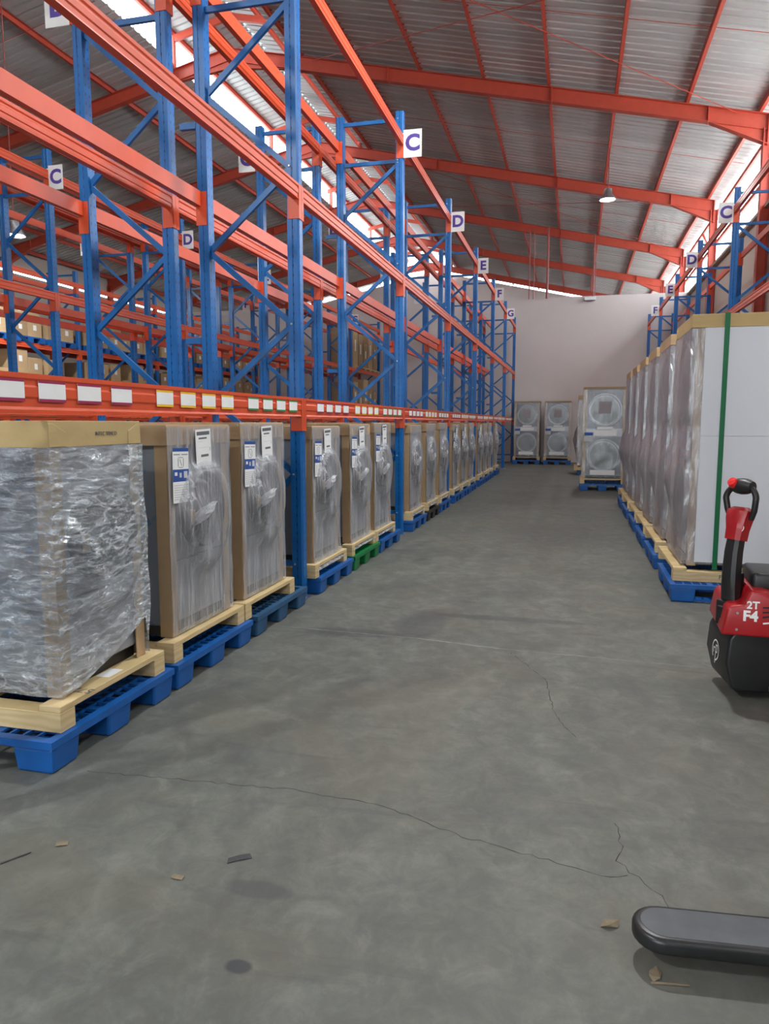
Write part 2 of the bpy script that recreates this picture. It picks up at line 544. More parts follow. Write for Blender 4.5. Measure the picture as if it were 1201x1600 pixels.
_text = {}
def text_mesh(s, size, mat, bold=0.0, depth=0.0008):
    key = (s, size, mat, bold)
    if key not in _text:
        cu = bpy.data.curves.new('lettering', 'FONT')
        cu.body = s
        cu.size = size
        cu.align_x = 'CENTER'
        cu.align_y = 'CENTER'
        cu.offset = bold
        cu.extrude = depth
        cu.resolution_u = 4
        t = bpy.data.objects.new('lettering', cu)
        COL.objects.link(t)
        dg = bpy.context.evaluated_depsgraph_get()
        me = bpy.data.meshes.new_from_object(t.evaluated_get(dg))
        bpy.data.objects.remove(t)
        me.materials.clear()
        me.materials.append(M[mat])
        _text[key] = me
    return _text[key]

# ------------------------------------------------------------------ setting: floor, walls
XL, XR, Y0, Y1 = -21.0, 3.95, -8.0, 46.0
YP = 29.2                       # partition wall across the hall
fl = obj('floor', MB().box(XL - 0.2, XR + 0.2, Y0, Y1, -0.1, 0.0).mesh('floor', 'floor'))
tag(fl, kind='structure')
yd = obj('ground', MB().box(-140, 140, -120, 160, -0.3, -0.11).mesh('ground', 'yard'))
tag(yd, kind='structure')

def ribbon(pts, w, z, wob=0.0, seed=0):
    rnd = random.Random(seed)
    P = []
    for i in range(len(pts) - 1):
        a, b = Vector(pts[i]), Vector(pts[i + 1])
        n = max(2, int((b - a).length / 0.03))
        for k in range(n):
            P.append(a.lerp(b, k / n))
    P.append(Vector(pts[-1]))
    mb = MB()
    L, Rr = [], []
    for i, p in enumerate(P):
        d = (P[min(i + 1, len(P) - 1)] - P[max(i - 1, 0)]).normalized()
        nrm = Vector((-d.y, d.x))
        q = p + nrm * rnd.uniform(-wob, wob)
        ww = w * rnd.uniform(0.4, 1.2)
        L.append((q.x + nrm.x * ww, q.y + nrm.y * ww, z))
        Rr.append((q.x - nrm.x * ww, q.y - nrm.y * ww, z))
    n = len(P)
    mb.add(L + Rr, [(i, i + 1, n + i + 1, n + i) for i in range(n - 1)])
    return mb
cr1 = [(-2.0, 2.62), (-1.1, 2.69), (-0.72, 2.66), (-0.55, 2.60), (-0.35, 2.52), (-0.1, 2.46), (0.05, 2.43), (0.13, 2.40), (0.22, 2.42)]
cr2 = [(0.20, 2.75), (0.21, 2.60), (0.19, 2.5), (0.25, 2.42), (0.32, 2.34), (0.36, 2.21), (0.37, 2.16), (0.6, 2.17), (1.2, 2.2)]
cr3 = [(-0.36, 4.75), (-0.12, 4.3), (-0.05, 3.75), (0.05, 3.5)]
cr4 = [(-1.9, 1.75), (-1.75, 1.62), (-1.72, 1.5)]
for i, c in enumerate((cr1, cr2, cr3, cr4)):
    obj('crack', ribbon(c, 0.0016, 0.0006, 0.009, i).mesh('crack', 'crack'), fl)
obj('floor_joint', ribbon([(-2.1, 4.98), (-1.0, 4.92), (-0.4, 4.82), (0.3, 4.78), (0.9, 4.74), (3.9, 4.7)], 0.006, 0.0006, 0.006, 9).mesh('floor_joint', 'joint_pale'), fl)

SILL = 6.1
wr = obj('wall_right', MB().box(XR, XR + 0.2, Y0, Y1, 0, SILL).mesh('wall_right', 'plaster_tan'))
tag(wr, kind='structure')
wl = obj('wall_left', MB().box(XL - 0.2, XL, Y0, Y1, 0, 7.22).box(XL - 0.2, XL, Y0, Y1, 7.38, 8.2).mesh('wall_left', 'plaster_tan'))
tag(wl, kind='structure')
wb = obj('wall_back', MB().box(XL, XR, YP, YP + 0.2, 0, 6.2).mesh('wall_back', 'plaster'))
tag(wb, kind='structure')
def zr(X):                      # rafter top line
    return 8.86 - 0.2225 * X if X > -8.6 else 8.86 - 0.2225 * (-17.2 - X)
wf = obj('wall_far', MB().prism([(XL, 0), (XR, 0), (XR, zr(XR) - 0.02), (-8.6, zr(-8.6) - 0.02), (XL, zr(XL) - 0.02)], 'y', Y1, Y1 + 0.2).mesh('wall_far', 'plaster'))
tag(wf, kind='structure')
# wall behind the camera, with the loading door the daylight comes in by
mb = MB()
mb.prism([(XL, 0), (-5.4, 0), (-5.4, zr(-5.4)), (-8.6, zr(-8.6)), (XL, zr(XL))], 'y', Y0 - 0.2, Y0)
mb.prism([(-0.6, 0), (XR, 0), (XR, zr(XR)), (-0.6, zr(-0.6))], 'y', Y0 - 0.2, Y0)
mb.prism([(-5.4, 4.4), (-0.6, 4.4), (-0.6, zr(-0.6)), (-5.4, zr(-5.4))], 'y', Y0 - 0.2, Y0)
wfr = obj('wall_front', mb.mesh('wall_front', 'plaster_tan'))
tag(wfr, kind='structure')
obj('door_frame', MB().box(-5.5, -5.4, Y0 - 0.25, Y0 + 0.05, 0, 4.5).box(-0.6, -0.5, Y0 - 0.25, Y0 + 0.05, 0, 4.5)
    .box(-5.5, -0.5, Y0 - 0.25, Y0 + 0.05, 4.4, 4.5).mesh('door_frame', 'red_steel'), wfr)

# clerestory: columns, rails, wire mesh on the two long walls
RAFT = [-0.85, 5.45, 11.75, 18.05, 24.36, 30.7, 37.0, 43.3]
col_me = (MB().box(-0.1, 0.1, -0.1, 0.1, 0, 0.02)
          .box(-0.1, -0.086, -0.1, 0.1, 0, 7.75).box(0.086, 0.1, -0.1, 0.1, 0, 7.75).box(-0.086, 0.086, -0.006, 0.006, 0, 7.75)
          .mesh('steel_column', 'red_steel'))
rail_me = MB().box(-0.03, 0.03, 0, 6.3, -0.05, 0.05).mesh('window_rail', 'red_steel')
sill_me = MB().box(-0.12, 0.22, 0, 6.3, 0, 0.07).mesh('window_sill', 'sill')
wire = MB()
for k in range(63):
    wire.box(-0.0015, 0.0015, k * 0.1 - 0.002, k * 0.1 + 0.002, 0, 1.9)
for k in range(19):
    wire.box(-0.0015, 0.0015, 0, 6.3, k * 0.1 - 0.002, k * 0.1 + 0.002)
wire_me = wire.mesh('wire_mesh', 'galv')
strut_me = MB().bar((0, 0.1, 6.15), (0, 3.0, 7.75), 0.05, 0.05).mesh('window_brace', 'red_steel')
for W, xw, sg in ((wr, XR, 1), (wl, XL, -1)):
    for y in RAFT:
        obj('steel_column', col_me, W, (xw - sg * 0.12, y, 0))
        if sg < 0:
            continue
        obj('window_sill', sill_me, W, (xw, y, SILL))
        obj('window_rail', rail_me, W, (xw + sg * 0.1, y, 6.95))
        obj('window_rail', rail_me, W, (xw + sg * 0.1, y, 7.85))
        tag(obj('wire_mesh', wire_me, W, (xw + sg * 0.14, y, SILL)), kind='stuff')
    for y in (11.75, 24.36) if sg > 0 else ():
        obj('window_brace', strut_me, W, (xw + sg * 0.05, y, 0))
obj('wall_conduit', MB().tube([(0, 0, 1.0), (0, 0, 6.0)], 0.03, 8).mesh('wall_conduit', 'pipe_red'), wr, (XR - 0.04, 15.9, 0))

# ------------------------------------------------------------------ setting: roof
ceil = empty('ceiling')
tag(ceil, kind='structure')
SL = math.atan(0.2225)
PZ = 0.15
def corr_sheet(length):
    prof = []
    for k in range(4):
        b = k * 0.25
        prof += [(b, 0), (b + 0.17, 0), (b + 0.185, 0.042), (b + 0.235, 0.042)]
    prof.append((1.0, 0))
    n = len(prof)
    vs = [(0, y, z) for y, z in prof] + [(length, y, z) for y, z in prof]
    return MB().add(vs, [(i, i + 1, n + i + 1, n + i) for i in range(n - 1)]).mesh('roof_sheet', 'roof')
XO1, XO2 = -7.05, -10.15         # edges of the ridge opening
Lr = (4.35 - XO1) / math.cos(SL)
sh_r = corr_sheet(Lr)
sh_cap = corr_sheet(1.78 / math.cos(SL))
for k in range(int(Y1 - Y0)):
    y = Y0 + k
    obj('roof_sheet', sh_r, ceil, (XO1, y, zr(XO1) + PZ), (0, SL, 0))
    obj('roof_sheet', sh_r, ceil, (XO2, y + 1, zr(XO2) + PZ), (0, SL, math.pi))
    obj('monitor_sheet', sh_cap, ceil, (-8.6, y, 11.78), (0, SL, 0))
    obj('monitor_sheet', sh_cap, ceil, (-8.6, y + 1, 11.78), (0, SL, math.pi))
# purlins: lipped C sections running the length of the hall
pur = MB()
pur.box(-0.003, 0.003, Y0, Y1, 0, PZ).box(0, 0.065, Y0, Y1, 0, 0.005).box(0, 0.065, Y0, Y1, PZ - 0.005, PZ).box(0.06, 0.065, Y0, Y1, 0, 0.02)
pur_me = pur.mesh('purlin', 'red_steel')
PX = [3.62, 2.15, 0.67, -0.80, -2.27, -3.77, -5.25, -6.75]
for x in PX:
    obj('purlin', pur_me, ceil, (x, 0, zr(x) + 0.001))
    xm = -17.2 - x
    obj('purlin', pur_me, ceil, (xm, 0, zr(xm) + 0.001), (0, 0, 0))
for dx in (-1.6, -0.7, 0.7, 1.6):
    obj('monitor_purlin', pur_me, ceil, (-8.6 + dx, 0, 11.78 - 0.2225 * abs(dx) - PZ - 0.005))
# portal rafters with haunches
D = 0.32
def rafter_side(sg):
    xs = [(-8.6, D), (2.62, D), (3.83, 0.62)]
    if sg < 0:
        xs = [(-17.2 - x, d) for x, d in xs]
    mb = MB()
    top = [(x, zr(x)) for x, d in xs]
    bot = [(x, zr(x) - d) for x, d in xs]
    mb.prism(top + bot[::-1], 'y', -0.006, 0.006)
    for a, b in zip(top, top[1:]):
        mb.prism([a, b, (b[0], b[1] - 0.012), (a[0], a[1] - 0.012)], 'y', -0.09, 0.09)
    for a, b in zip(bot, bot[1:]):
        mb.prism([a, b, (b[0], b[1] + 0.012), (a[0], a[1] + 0.012)], 'y', -0.09, 0.09)
    for sx in (-4.5, -0.7, 2.62, 3.82):
        x = sx if sg > 0 else -17.2 - sx
        dd = 0.62 if sx > 3.5 else D
        mb.box(x - 0.012, x + 0.012, -0.092, 0.092, zr(x) - dd - 0.01, zr(x))
    # mid flange of the haunch
    a, b = (2.62, zr(2.62) - D), (3.83, zr(3.83) - D)
    if sg < 0:
        a, b = (-17.2 - a[0], a[1]), (-17.2 - b[0], b[1])
    mb.prism([a, b, (b[0], b[1] + 0.01), (a[0], a[1] + 0.01)], 'y', -0.05, 0.05)
    # short haunch at the ridge
    x0, x1 = (-8.6, -7.1) if sg > 0 else (-8.6, -10.1)
    mb.prism([(x0, zr(x0) - D - 0.16), (x1, zr(x1) - D), (x0, zr(x0) - D)], 'y', -0.05, 0.05)
    return mb.mesh('rafter', 'red_steel')
rf = [rafter_side(1), rafter_side(-1)]
mon = MB()
mon.box(XO1 - 0.05, XO1 + 0.05, -0.05, 0.05, zr(XO1) - 0.02, 11.2).box(XO2 - 0.05, XO2 + 0.05, -0.05, 0.05, zr(XO2) - 0.02, 11.2)
for sg in (1, -1):
    a, b = (-8.6, 11.60), (-8.6 + sg * 1.7, 11.60 - 0.2225 * 1.7)
    mon.prism([a, b, (b[0], b[1] - 0.16), (a[0], a[1] - 0.16)], 'y', -0.04, 0.04)
mon_me = mon.mesh('monitor_frame', 'red_steel')
for y in RAFT:
    obj('rafter', rf[0], ceil, (0, y, 0))
    obj('rafter', rf[1], ceil, (0, y, 0))
    obj('monitor_frame', mon_me, ceil, (0, y, 0))
# bracing rods, sag rods
def rod(p, q, r=0.009):
    me = MB().tube([p, q], r, 6).mesh('brace_rod', 'red_steel')
    return obj('brace_rod', me, ceil)
def rp(x, y, dz=-0.06):
    return (x, y, zr(x) + dz)
for ya, yb in ((11.8, 18.0), (24.4, 30.65)):
    for xa, xb in ((3.2, -6.4),):
        rod(rp(xa, yb), rp(xb, ya))
        rod(rp(xa, ya), rp(xb, yb))
for y in (2.3, 8.6, 14.9, 21.2, 27.5, 33.8):
    rod(rp(4.0, y, 0.05), rp(-7.0, y, 0.05), 0.006)
    rod(rp(-10.2, y, 0.05), rp(-21.0, y, 0.05), 0.006)
# conduits dropping to the partition
for (x, za, rr) in ((-1.12, 8.75, 0.045), (-1.78, 8.7, 0.022), (-1.62, 8.7, 0.018), (0.55, 8.35, 0.03), (0.62, 7.4, 0.015)):
    obj('ceiling_conduit', MB().tube([(x, YP - 0.1, za), (x, YP - 0.1, 6.15)], rr, 8).mesh('ceiling_conduit', 'pipe_red'), ceil)
obj('junction_box', MB().box(0.25, 0.65, YP - 0.2, YP - 0.02, 6.02, 6.16).mesh('junction_box', 'galv', bevel=0.01), ceil)

# ------------------------------------------------------------------ pallet racking
PH = 5.42
def post_outline():
    h = 0.05
    pts = [(h, -0.018), (h, -0.036), (h - 0.014, -h), (0.004, -h), (0.0, -h + 0.006), (-0.006, -h + 0.006), (-0.010, -h), (-h, -h)]
    return pts + [(x, -y) for x, y in pts[::-1]]
po = post_outline()
po2 = po[:8] + po[8:]
post_me = MB().prism([(h, y) for h, y in po] , 'z', 0.008, PH).mesh('post', 'post_blue')
foot_me = MB().box(-0.07, 0.09, -0.085, 0.085, 0, 0.008).mesh('foot_plate', 'galv')
DEPTH = 0.90
FN = [1.07, 2.31, 3.55, 4.80]    # brace nodes on the front post
BN = [0.45, 1.69, 2.93, 4.17]
def brace_me(name, p, q):
    return MB().bar(p, q, 0.028, 0.046, 0, (0, 1, 0) if False else (0, 0, 1)).mesh(name, 'brace_blue')
# local frame: front post at x = 0 looking along +x, rear post at x = -(DEPTH-0.1)
RX = -(DEPTH - 0.1)
hz = [0.30, 4.83, 5.33]
horiz_me = MB().bar((-0.03, 0, 0), (RX + 0.03, 0, 0), 0.03, 0.045).mesh('horizontal_brace', 'brace_blue')
diag = []
seq = []
for a, b in zip(BN, FN):
    seq.append(((RX + 0.03, b and a), None))
pairs = [((RX, 0.33), (0, FN[0])), ((0, FN[0]), (RX, BN[1])), ((RX, BN[1]), (0, FN[1])), ((0, FN[1]), (RX, BN[2])),
         ((RX, BN[2]), (0, FN[2])), ((0, FN[2]), (RX, BN[3])), ((RX, BN[3]), (0, FN[3]))]
for p, q in pairs:
    ax = -0.03 if p[0] == 0 else RX + 0.03
    bx = -0.03 if q[0] == 0 else RX + 0.03
    diag.append(MB().bar((ax, 0, p[1]), (bx, 0, q[1]), 0.03, 0.045).mesh('diagonal_brace', 'brace_blue'))
bolt_me = MB().lathe([(0.009, 0), (0.009, 0.006), (0.005, 0.009)], (0, 0, 0), 'y', 8).mesh('bolt', 'bolt')
spacer_me = MB().bar((RX - 0.05, 0, 0), (RX - 0.05 - 0.155, 0, 0), 0.04, 0.05).mesh('row_spacer', 'brace_blue')

def make_frame(face_x, y, sg, label, group, spacer=False, bolts=False):
    """face_x: aisle-side face of the front post; sg=+1 when that face looks to +x"""
    e = empty('rack_upright_frame', (face_x - sg * 0.05, y, 0), 0 if sg > 0 else math.pi)
    tag(e, label, 'rack frame', group)
    for x, r in ((0, 0), (RX, math.pi)):
        obj('post', post_me, e, (x, 0, 0), (0, 0, r))
        obj('foot_plate', foot_me, e, (x, 0, 0), (0, 0, r))
    for z in hz:
        obj('horizontal_brace', horiz_me, e, (0, 0, z))
    for d in diag:
        obj('diagonal_brace', d, e)
    if bolts:
        for z in FN + hz:
            obj('bolt', bolt_me, e, (-0.024, -0.053, z), (0, 0, math.pi))
    if spacer:
        for z in (0.6, 2.2, 3.95):
            obj('row_spacer', spacer_me, e, (0, 0, z))
    return e

def beam_meshes(length, h, tagname):
    x1 = 0.0
    o = [(0, 0), (-0.006, 0.012), (-0.006, h * 0.30), (-0.001, h * 0.36), (-0.001, h * 0.62), (-0.006, h * 0.68), (-0.006, h - 0.03), (0, h - 0.02), (0, h),
         (-0.05, h), (-0.05, 0)]
    b = MB().prism(o, 'y', 0.056, length - 0.056).mesh('beam_body', 'orange')
    return b
BAY = 3.77
LEV = [(1.705, 0.15), (3.41, 0.12), (5.12, 0.12)]
conn = {}
for s in (1, -1):               # +1: at the beam's near (low y) end
    mb = MB()
    # front plate over half the post face and a side plate along the post's flank
    if s > 0:
        mb.box(-0.004, 0.001, 0.002, 0.056, -0.27, 0).box(-0.095, 0.001, 0.0515, 0.056, -0.27, 0)
        mb.box(-0.002, 0.0025, 0.022, 0.030, -0.25, -0.20).box(-0.002, 0.0025, 0.022, 0.030, -0.15, -0.10)
    else:
        mb.box(-0.004, 0.001, -0.056, -0.002, -0.27, 0).box(-0.095, 0.001, -0.056, -0.0515, -0.27, 0)
    conn[s] = mb.mesh('end_connector', 'orange')

def label_mesh(name, w, band):
    mb = MB()
    def r(y0, y1, z0, z1, x, m):
        mb.quad((x, y0, z0), (x, y1, z0), (x, y1, z1), (x, y0, z1), m)
    mb.box(0, 0.0012, -w / 2, w / 2, -0.045, 0.045, 0)
    r(-w / 2, w / 2, 0.034, 0.045, 0.0014, 1)
    r(-w / 2, w / 2, -0.045, -0.032, 0.0014, 1)
    return mb.mesh(name, ['paper', band])
LABW = 0.172
lab_me = {c: label_mesh('location_label', LABW, 'label_' + c) for c in ('maroon', 'yellow', 'green')}

_bm = {}
def make_beam(face_x, ya, yb, lev, sg, label, group, stickers=None):
    top, h = LEV[lev]
    ln = round(yb - ya, 3)
    key = (ln, h)
    if key not in _bm:
        _bm[key] = beam_meshes(ln, h, '')
    e = empty('rack_crossbar', (face_x + sg * 0.0055, ya if sg > 0 else yb, top - h), 0 if sg > 0 else math.pi)
    tag(e, label, 'rack crossbar', group)
    obj('beam_body', _bm[key], e)
    obj('end_connector', conn[1], e, (0, 0, h))
    obj('end_connector', conn[-1], e, (0, ln, h))
    if stickers:
        for yo, c in stickers:
            obj('location_label', lab_me[c], e, (0.0005, yo, h * 0.5 + 0.004))
    return e

def stick(start=0.42):
    out = []
    for g, c in enumerate(('maroon', 'yellow', 'green')):
        for k in range(4):
            out.append((start + g * 1.17 + k * 0.255, c))
    return out
YA = 2.10
LETT = 'ABCDEFGH'
FY = {l: YA + BAY * i for i, l in enumerate(LETT)}
LVN = ['label-level', 'second-level', 'top']
def build_rack(face, sg, ys, rack, grp, spacer=False, stickers=False, bolts=False, back_lab='rear'):
    """face = x of the aisle face of the front posts"""
    ks = sorted(ys, key=lambda k: ys[k])
    bx = face - sg * DEPTH
    for k in ks:
        make_frame(face, ys[k], sg, 'blue upright frame %s of the %s' % (k, rack), 'upright frames of the ' + rack, spacer, bolts)
    for a, b in zip(ks, ks[1:]):
        for lv in range(3):
            st = stick() if (stickers and lv == 0) else None
            make_beam(face, ys[a], ys[b], lv, sg, '%s orange front beam between frames %s and %s, %s' % (LVN[lv], a, b, rack), 'orange beams of the ' + rack, st)
            make_beam(bx, ys[a], ys[b], lv, -sg, '%s orange rear beam between frames %s and %s, %s' % (LVN[lv], a, b, rack), 'orange beams of the ' + rack)

RK1, RK2, RK3, RK4, RK5, RKR = ('left aisle rack', 'rack backing the left aisle rack', 'rack across the second aisle',
                                'rack facing the third aisle', 'far-left carton rack', 'right wall rack')
build_rack(-2.20, 1, FY, RK1, '', spacer=True, stickers=True, bolts=True)
build_rack(-4.23, -1, FY, RK2, '')
build_rack(-7.45, 1, {k: FY[k] for k in 'BCDEFGH'}, RK3, '', spacer=True, stickers=True)
build_rack(-9.48, -1, {k: FY[k] for k in 'CDEFGH'}, RK4, '')
build_rack(-12.65, 1, {k: FY[k] for k in 'CDEFGH'}, RK5, '')
FYR = {k: 10.25 + 3.73 * i for i, k in enumerate('BCDEFG')}
build_rack(2.50, -1, FYR, RKR, '')

# ------------------------------------------------------------------ letter signs hung on the uprights
sign_me = MB().box(0, 0.235, -0.003, 0.003, 0, 0.335).box(-0.03, 0.0, -0.002, 0.002, 0.25, 0.30).mesh('sign_panel', 'paper')
def sign(letter, face, y, sg, where):
    x = face + (0.004 if sg > 0 else -0.004 - 0.235)
    if sg < 0:
        x = face - 0.004
    e = empty('aisle_letter_sign', (x, y - 0.056, 4.845))
    tag(e, 'white sign with purple letter %s on the %s' % (letter, where), 'sign', 'letter signs on the rack uprights')
    p = obj('sign_panel', sign_me, e)
    if sg < 0:
        p.scale = (-1, 1, 1)
    obj('letter', text_mesh(letter, 0.27, 'ink_purple', 0.010), e, (sg * 0.118, -0.0035, 0.168), (R(90), 0, 0))
for l in 'BCDEFG':
    sign(l, -2.20, FY[l], 1, RK1)
    sign(l, -4.23, FY[l], -1, RK2)
    sign(l, -7.45, FY[l], 1, RK3)
    if l != 'B':
        sign(l, -9.48, FY[l], -1, RK4)
for l in 'CDEF':
    sign(l, 2.50, FYR[l], -1, RKR)

# ------------------------------------------------------------------ plastic pallets
PW, PD, PHT = 1.0, 1.2, 0.15     # y, x, z
def pallet_meshes(mat):
    mb = MB()
    zt, zb = PHT, PHT - 0.022
    hx, hy = PD / 2, PW / 2
    for (a, b, c, d) in ((-hx, hx, -hy, -hy + 0.045), (-hx, hx, hy - 0.045, hy), (-hx, -hx + 0.045, -hy + 0.045, hy - 0.045), (hx - 0.045, hx, -hy + 0.045, hy - 0.045)):
        mb.box(a, b, c, d, zb - 0.012, zt)
    nx, ny = 16, 13
    for i in range(1, nx):
        x = -hx + 0.045 + (PD - 0.09) * i / nx
        w = 0.022 if i % 4 == 0 else 0.006
        mb.box(x - w, x + w, -hy + 0.045, hy - 0.045, zb + 0.008, zt - 0.001)
    for i in range(1, ny):
        y = -hy + 0.045 + (PW - 0.09) * i / ny
        w = 0.02 if i % 5 == 0 else 0.006
        mb.box(-hx + 0.045, hx - 0.045, y - w, y + w, zb + 0.008, zt - 0.002)
    deck = mb.mesh('deck', mat)
    blk = MB()
    b = [(-0.09, -0.085), (0.09, -0.085), (0.09, 0.085), (-0.09, 0.085)]
    t = [(-0.1, -0.095), (0.1, -0.095), (0.1, 0.095), (-0.1, 0.095)]
    vs = [(x, y, 0) for x, y in b] + [(x, y, PHT - 0.034) for x, y in t]
    blk.add(vs, [(0, 1, 5, 4), (1, 2, 6, 5), (2, 3, 7, 6), (3, 0, 4, 7), (3, 2, 1, 0), (4, 5, 6, 7)])
    block = blk.mesh('foot_block', mat, bevel=0.012, seg=2)
    run = MB().box(-hx + 0.02, hx - 0.02, -0.05, 0.05, 0, 0.022).mesh('bottom_runner', mat)
    return deck, block, run
pal_me = {k: pallet_meshes('plast_' + k) for k in ('blue', 'slate', 'green', 'black')}
def pallet(x, y, colr, label, group, rz=0, runners=False):
    e = empty('plastic_pallet', (x, y, 0), rz)
    tag(e, label, 'pallet', group)
    dk, bl, rn = pal_me[colr]
    obj('deck', dk, e)
    for i in (-1, 0, 1):
        for j in (-1, 0, 1):
            obj('foot_block', bl, e, (i * 0.495, j * 0.4, 0.0))
        if runners:
            obj('bottom_runner', rn, e, (0, i * 0.4, 0.0))
    return e

# ------------------------------------------------------------------ wrapped machines
def film_mesh(W, Dp, z0, z1, mat, seed, front_bulges, wrinkle=0.006, flare=0.0, drop=None, thin=None):
    """open-bottomed sleeve round a box W (y) by Dp (x), front towards +x"""
    hx, hy = Dp / 2 + 0.006, W / 2 + 0.006
    per = []
    n1, n2 = 20, 14
    for i in range(n1): per.append((hx, -hy + 2 * hy * i / n1, 1, 0))
    for i in range(n2): per.append((hx - 2 * hx * i / n2, hy, 0, 1))
    for i in range(n1): per.append((-hx, hy - 2 * hy * i / n1, -1, 0))
    for i in range(n2): per.append((-hx + 2 * hx * i / n2, -hy, 0, -1))
    nz = 40
    vs, fs = [], []
    n = len(per)
    for j in range(nz + 1):
        for (x, y, nx, ny) in per:
            zb = z0
            if drop and nx == 1:
                zb = z0 + drop * max(0, (y + hy) / (2 * hy)) ** 1.5
            z = zb + (z1 - zb) * j / nz
            d = wrinkle * mnoise.noise(Vector((x * 7, y * 7 + seed, z * 5))) + wrinkle
            if nx == 1:
                for (by, bz, r0, r1, bh) in front_bulges:
                    rr = math.hypot(y - by, (z - bz) * (0.8 if z < bz else 1.05))
                    if rr < r1:
                        u = min(1.0, (r1 - rr) / (r1 - r0))
                        d = max(d, bh * u * u * (3 - 2 * u) if r0 > 0 else d + bh * u ** 1.4)
            if flare and z < z0 + 0.14:
                d += flare * (1 - (z - z0) / 0.14) ** 2
            sx = nx if nx else (x / hx if abs(x) > hx * 0.98 else 0)
            sy = ny if ny else (y / hy if abs(y) > hy * 0.98 else 0)
            vs.append((x + sx * d, y + sy * d, z))
    for j in range(nz):
        for k in range(n):
            fs.append((j * n + k, j * n + (k + 1) % n, (j + 1) * n + (k + 1) % n, (j + 1) * n + k))
    mb = MB().add(vs, fs)
    mats = [mat]
    if thin:  # thin: shaded copy of the film; front faces keep the lit one
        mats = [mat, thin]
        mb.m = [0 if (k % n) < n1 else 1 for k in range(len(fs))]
    return mb.mesh('stretch_wrap', mats, smooth=True)

def corner_mesh(z0, z1, w=0.075, t=0.006, mat='card'):
    return MB().box(-w, 0, -t, 0, z0, z1).box(-t, 0, -w, -t, z0, z1).mesh('corner_post', mat)

def cap_mesh(W, Dp, z0, z1, mat):
    hx, hy = Dp / 2 + 0.012, W / 2 + 0.012
    mb = MB()
    mb.box(-hx, hx, -hy, hy, z1 - 0.008, z1)
    mb.box(hx - 0.006, hx, -hy, hy, z0, z1 - 0.008).box(-hx, -hx + 0.006, -hy, hy, z0, z1 - 0.008)
    mb.box(-hx, hx, hy - 0.006, hy, z0, z1 - 0.008).box(-hx, hx, -hy, -hy + 0.006, z0, z1 - 0.008)
    # folded corner flaps
    for sx in (-1, 1):
        for sy in (-1, 1):
            a = sx * (hx + 0.003)
            mb.add([(a, sy * hy, z0), (a, sy * (hy - 0.11), z0), (a, sy * (hy - 0.11), z1 - 0.05), (a, sy * (hy - 0.03), z1 - 0.012), (a, sy * hy, z1 - 0.012),
                    (a - sx * 0.004, sy * hy, z0), (a - sx * 0.004, sy * (hy - 0.11), z0), (a - sx * 0.004, sy * (hy - 0.11), z1 - 0.05), (a - sx * 0.004, sy * (hy - 0.03), z1 - 0.012), (a - sx * 0.004, sy * hy, z1 - 0.012)],
                   [(0, 1, 2, 3, 4), (9, 8, 7, 6, 5), (0, 5, 6, 1), (1, 6, 7, 2), (2, 7, 8, 3), (3, 8, 9, 4), (4, 9, 5, 0)])
    return mb.mesh('carton_cap', mat, bevel=0.003, seg=1)

def tall_label():
    mb = MB()
    def r(y0, y1, z0, z1, m, x=0.0012):
        mb.quad((x, y0, z0), (x, y1, z0), (x, y1, z1), (x, y0, z1), m)
    mb.box(0, 0.001, 0, 0.11, -0.4, 0, 0)
    r(0, 0.11, -0.025, -0.0, 1)
    r(0.006, 0.05, -0.05, -0.044, 2); r(0.06, 0.104, -0.05, -0.044, 2)
    r(0, 0.11, -0.245, -0.155, 1)
    r(0.012, 0.03, -0.2, -0.175, 0, 0.0015); r(0.045, 0.06, -0.215, -0.18, 3, 0.0015); r(0.075, 0.1, -0.22, -0.17, 3, 0.0015)
    for k in range(7):
        r(0.008, 0.104, -0.275 - k * 0.017, -0.269 - k * 0.017, 3)
    # struck-through rounded outline
    for (a, b, c, d) in ((0.035, 0.039, -0.135, -0.075), (0.071, 0.075, -0.135, -0.075), (0.039, 0.071, -0.071, -0.067), (0.039, 0.071, -0.143, -0.139)):
        r(a, b, c, d, 2)
    mb.quad((0.0012, 0.046, -0.08), (0.0012, 0.05, -0.08), (0.0012, 0.064, -0.13), (0.0012, 0.06, -0.13), 2)
    return mb.mesh('instruction_label', ['paper', 'ink_blue', 'ink_grey', 'ink_pale'])
def ship_label():
    mb = MB()
    def r(y0, y1, z0, z1, m, x=0.0012):
        mb.quad((x, y0, z0), (x, y1, z0), (x, y1, z1), (x, y0, z1), m)
    mb.box(0, 0.001, 0, 0.13, -0.3, 0, 0)
    r(0.01, 0.12, -0.048, -0.018, 1)
    r(0.025, 0.095, -0.08, -0.066, 1)
    r(0.04, 0.105, -0.225, -0.205, 1)
    r(0.02, 0.06, -0.1, -0.097, 2); r(0.02, 0.11, -0.15, -0.148, 2); r(0.115, 0.122, -0.18, -0.15, 2)
    r(0.035, 0.09, -0.28, -0.277, 2)
    return mb.mesh('shipping_label', ['paper', 'ink_grey', 'ink_pale'])
LBL_TALL, LBL_SHIP = tall_label(), ship_label()

